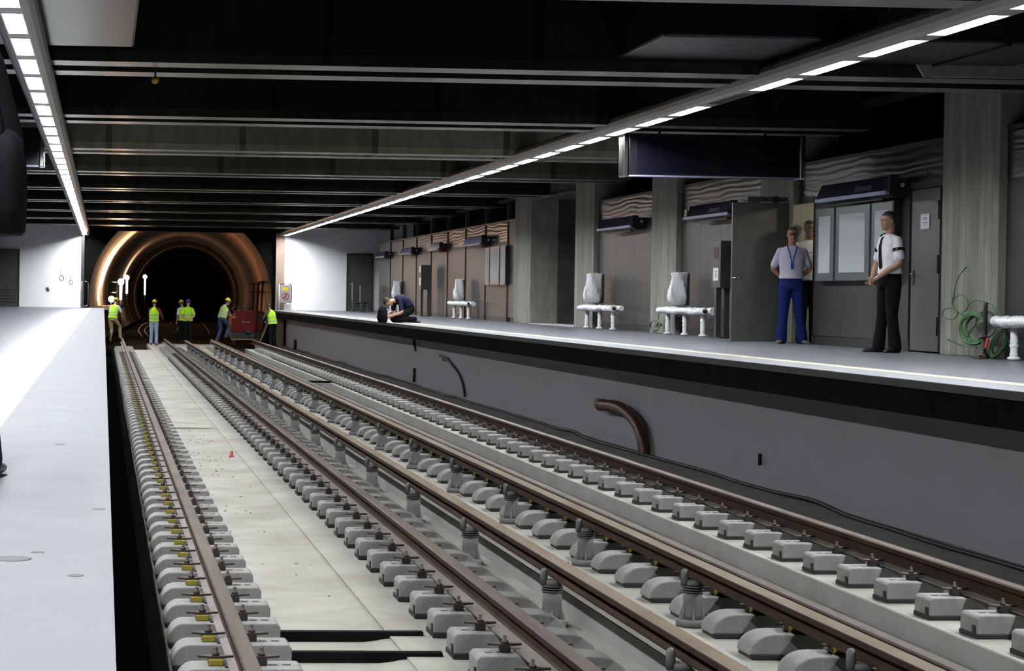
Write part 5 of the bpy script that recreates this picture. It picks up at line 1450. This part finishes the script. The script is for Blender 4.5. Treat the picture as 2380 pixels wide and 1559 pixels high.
b = MB(); b.tube([(-w * .9, .05, zt), (-w * .9, .05, zt + .16), (w * .2, .45, zt + .10)], .016, 'steel_panel', n=6); b.build('grab_rail', t)

# rails, hoses and cables lying in the dark tunnel mouth
rn = random.Random(21)
M['orange_hose'] = pmat('lamplit_orange_hose', (.30, .10, .035), .45, k=1)  # orange lamplight on the hoses is put into their colour
def hose(pts, r, label, mat='orange_hose', name='hose'):
    b = MB(); b.tube(smooth_path(pts, 6), r, mat, n=6); o = b.build(name); tag(o, label, 'hose'); return o
def G(px, py, z=-1.58): q = on_z(px, py, z); return V(q.x, q.y, z)
hose([G(330, 782), G(322, 768), G(333, 755), G(352, 748), G(400, 742)], .045, 'orange brown hose curving round the dark pit behind the lone worker')
hose([G(345, 782), G(336, 768), G(346, 758), G(366, 750), G(410, 747)], .045, 'second orange brown hose, running inside the curved one')
hose([G(284, 752), G(300, 742), G(330, 737), G(372, 732), G(430, 729)], .06, 'long rusty rail sweeping across the tunnel floor from the platform end', 'rust', 'tunnel_rail')
hose([G(396, 752), G(410, 740), G(430, 735), G(470, 733), G(500, 734)], .05, 'orange hose lying behind the worker in the blue helmet')
hose([G(462, 745), G(475, 755), G(484, 768), G(486, 776)], .03, 'thin orange hose hanging in a bow left of the red trolley')
hose([G(412, 770), G(420, 752), G(440, 745), G(470, 742)], .04, 'rust coloured hose loop at the feet of the pair of workers')
# walkway with handrail along the near side of the tunnel
b = MB(); 
for s0, s1 in ((1.2, 18.0),):
    x0, y0, a0 = tunnel_axis(s0); x1, y1, a1 = tunnel_axis(s1)
    b.loft([[V(x0 - 3.7, y0, -.10), V(x0 - 2.9, y0, -.10), V(x0 - 2.9, y0, .02), V(x0 - 3.72, y0, .02)], [V(x1 - 3.7, y1, -.10), V(x1 - 2.9, y1, -.10), V(x1 - 2.9, y1, .02), V(x1 - 3.72, y1, .02)]], 'tunnel', smooth=False)
structure(b.build('trim_5'), 'low concrete walkway along the near side of the tunnel', 'walkway')
t = empty('handrail', (0, 0, 0)); tag(t, 'thin steel handrail along the tunnel walkway, lit by the work lamps', 'handrail')
for zz in (.62, 1.10):
    b = MB(); b.tube([V(tunnel_axis(s)[0] - 3.05, tunnel_axis(s)[1], zz) for s in (1.5, 6, 12, 17.5)], .022, 'steel_panel', n=6); b.build('rail_tube', t)
for s in (1.5, 6, 12, 17.5):
    b = MB(); b.tube([V(tunnel_axis(s)[0] - 3.05, tunnel_axis(s)[1], .02), V(tunnel_axis(s)[0] - 3.05, tunnel_axis(s)[1], 1.10)], .022, 'steel_panel', n=6); b.build('post', t)
# pole, pipe brackets and cable trays on the far side of the tunnel
t = empty('cable_tray', (0, 0, 0)); tag(t, 'rusty cable tray with pipes along the far side of the tunnel', 'cable tray')
b = MB()
for dz in (.75, 1.15): b.tube([V(tunnel_axis(s)[0] + 3.45, tunnel_axis(s)[1], dz) for s in (1, 8, 17)], .05, 'rust', n=6)
b.build('tray', t)
for s in (1.2, 6, 12):
    b = MB(); b.tube([V(tunnel_axis(s)[0] + 3.3, tunnel_axis(s)[1], -1.6), V(tunnel_axis(s)[0] + 3.42, tunnel_axis(s)[1], 1.2)], .05, 'rust', n=6); b.build('standpipe', t)
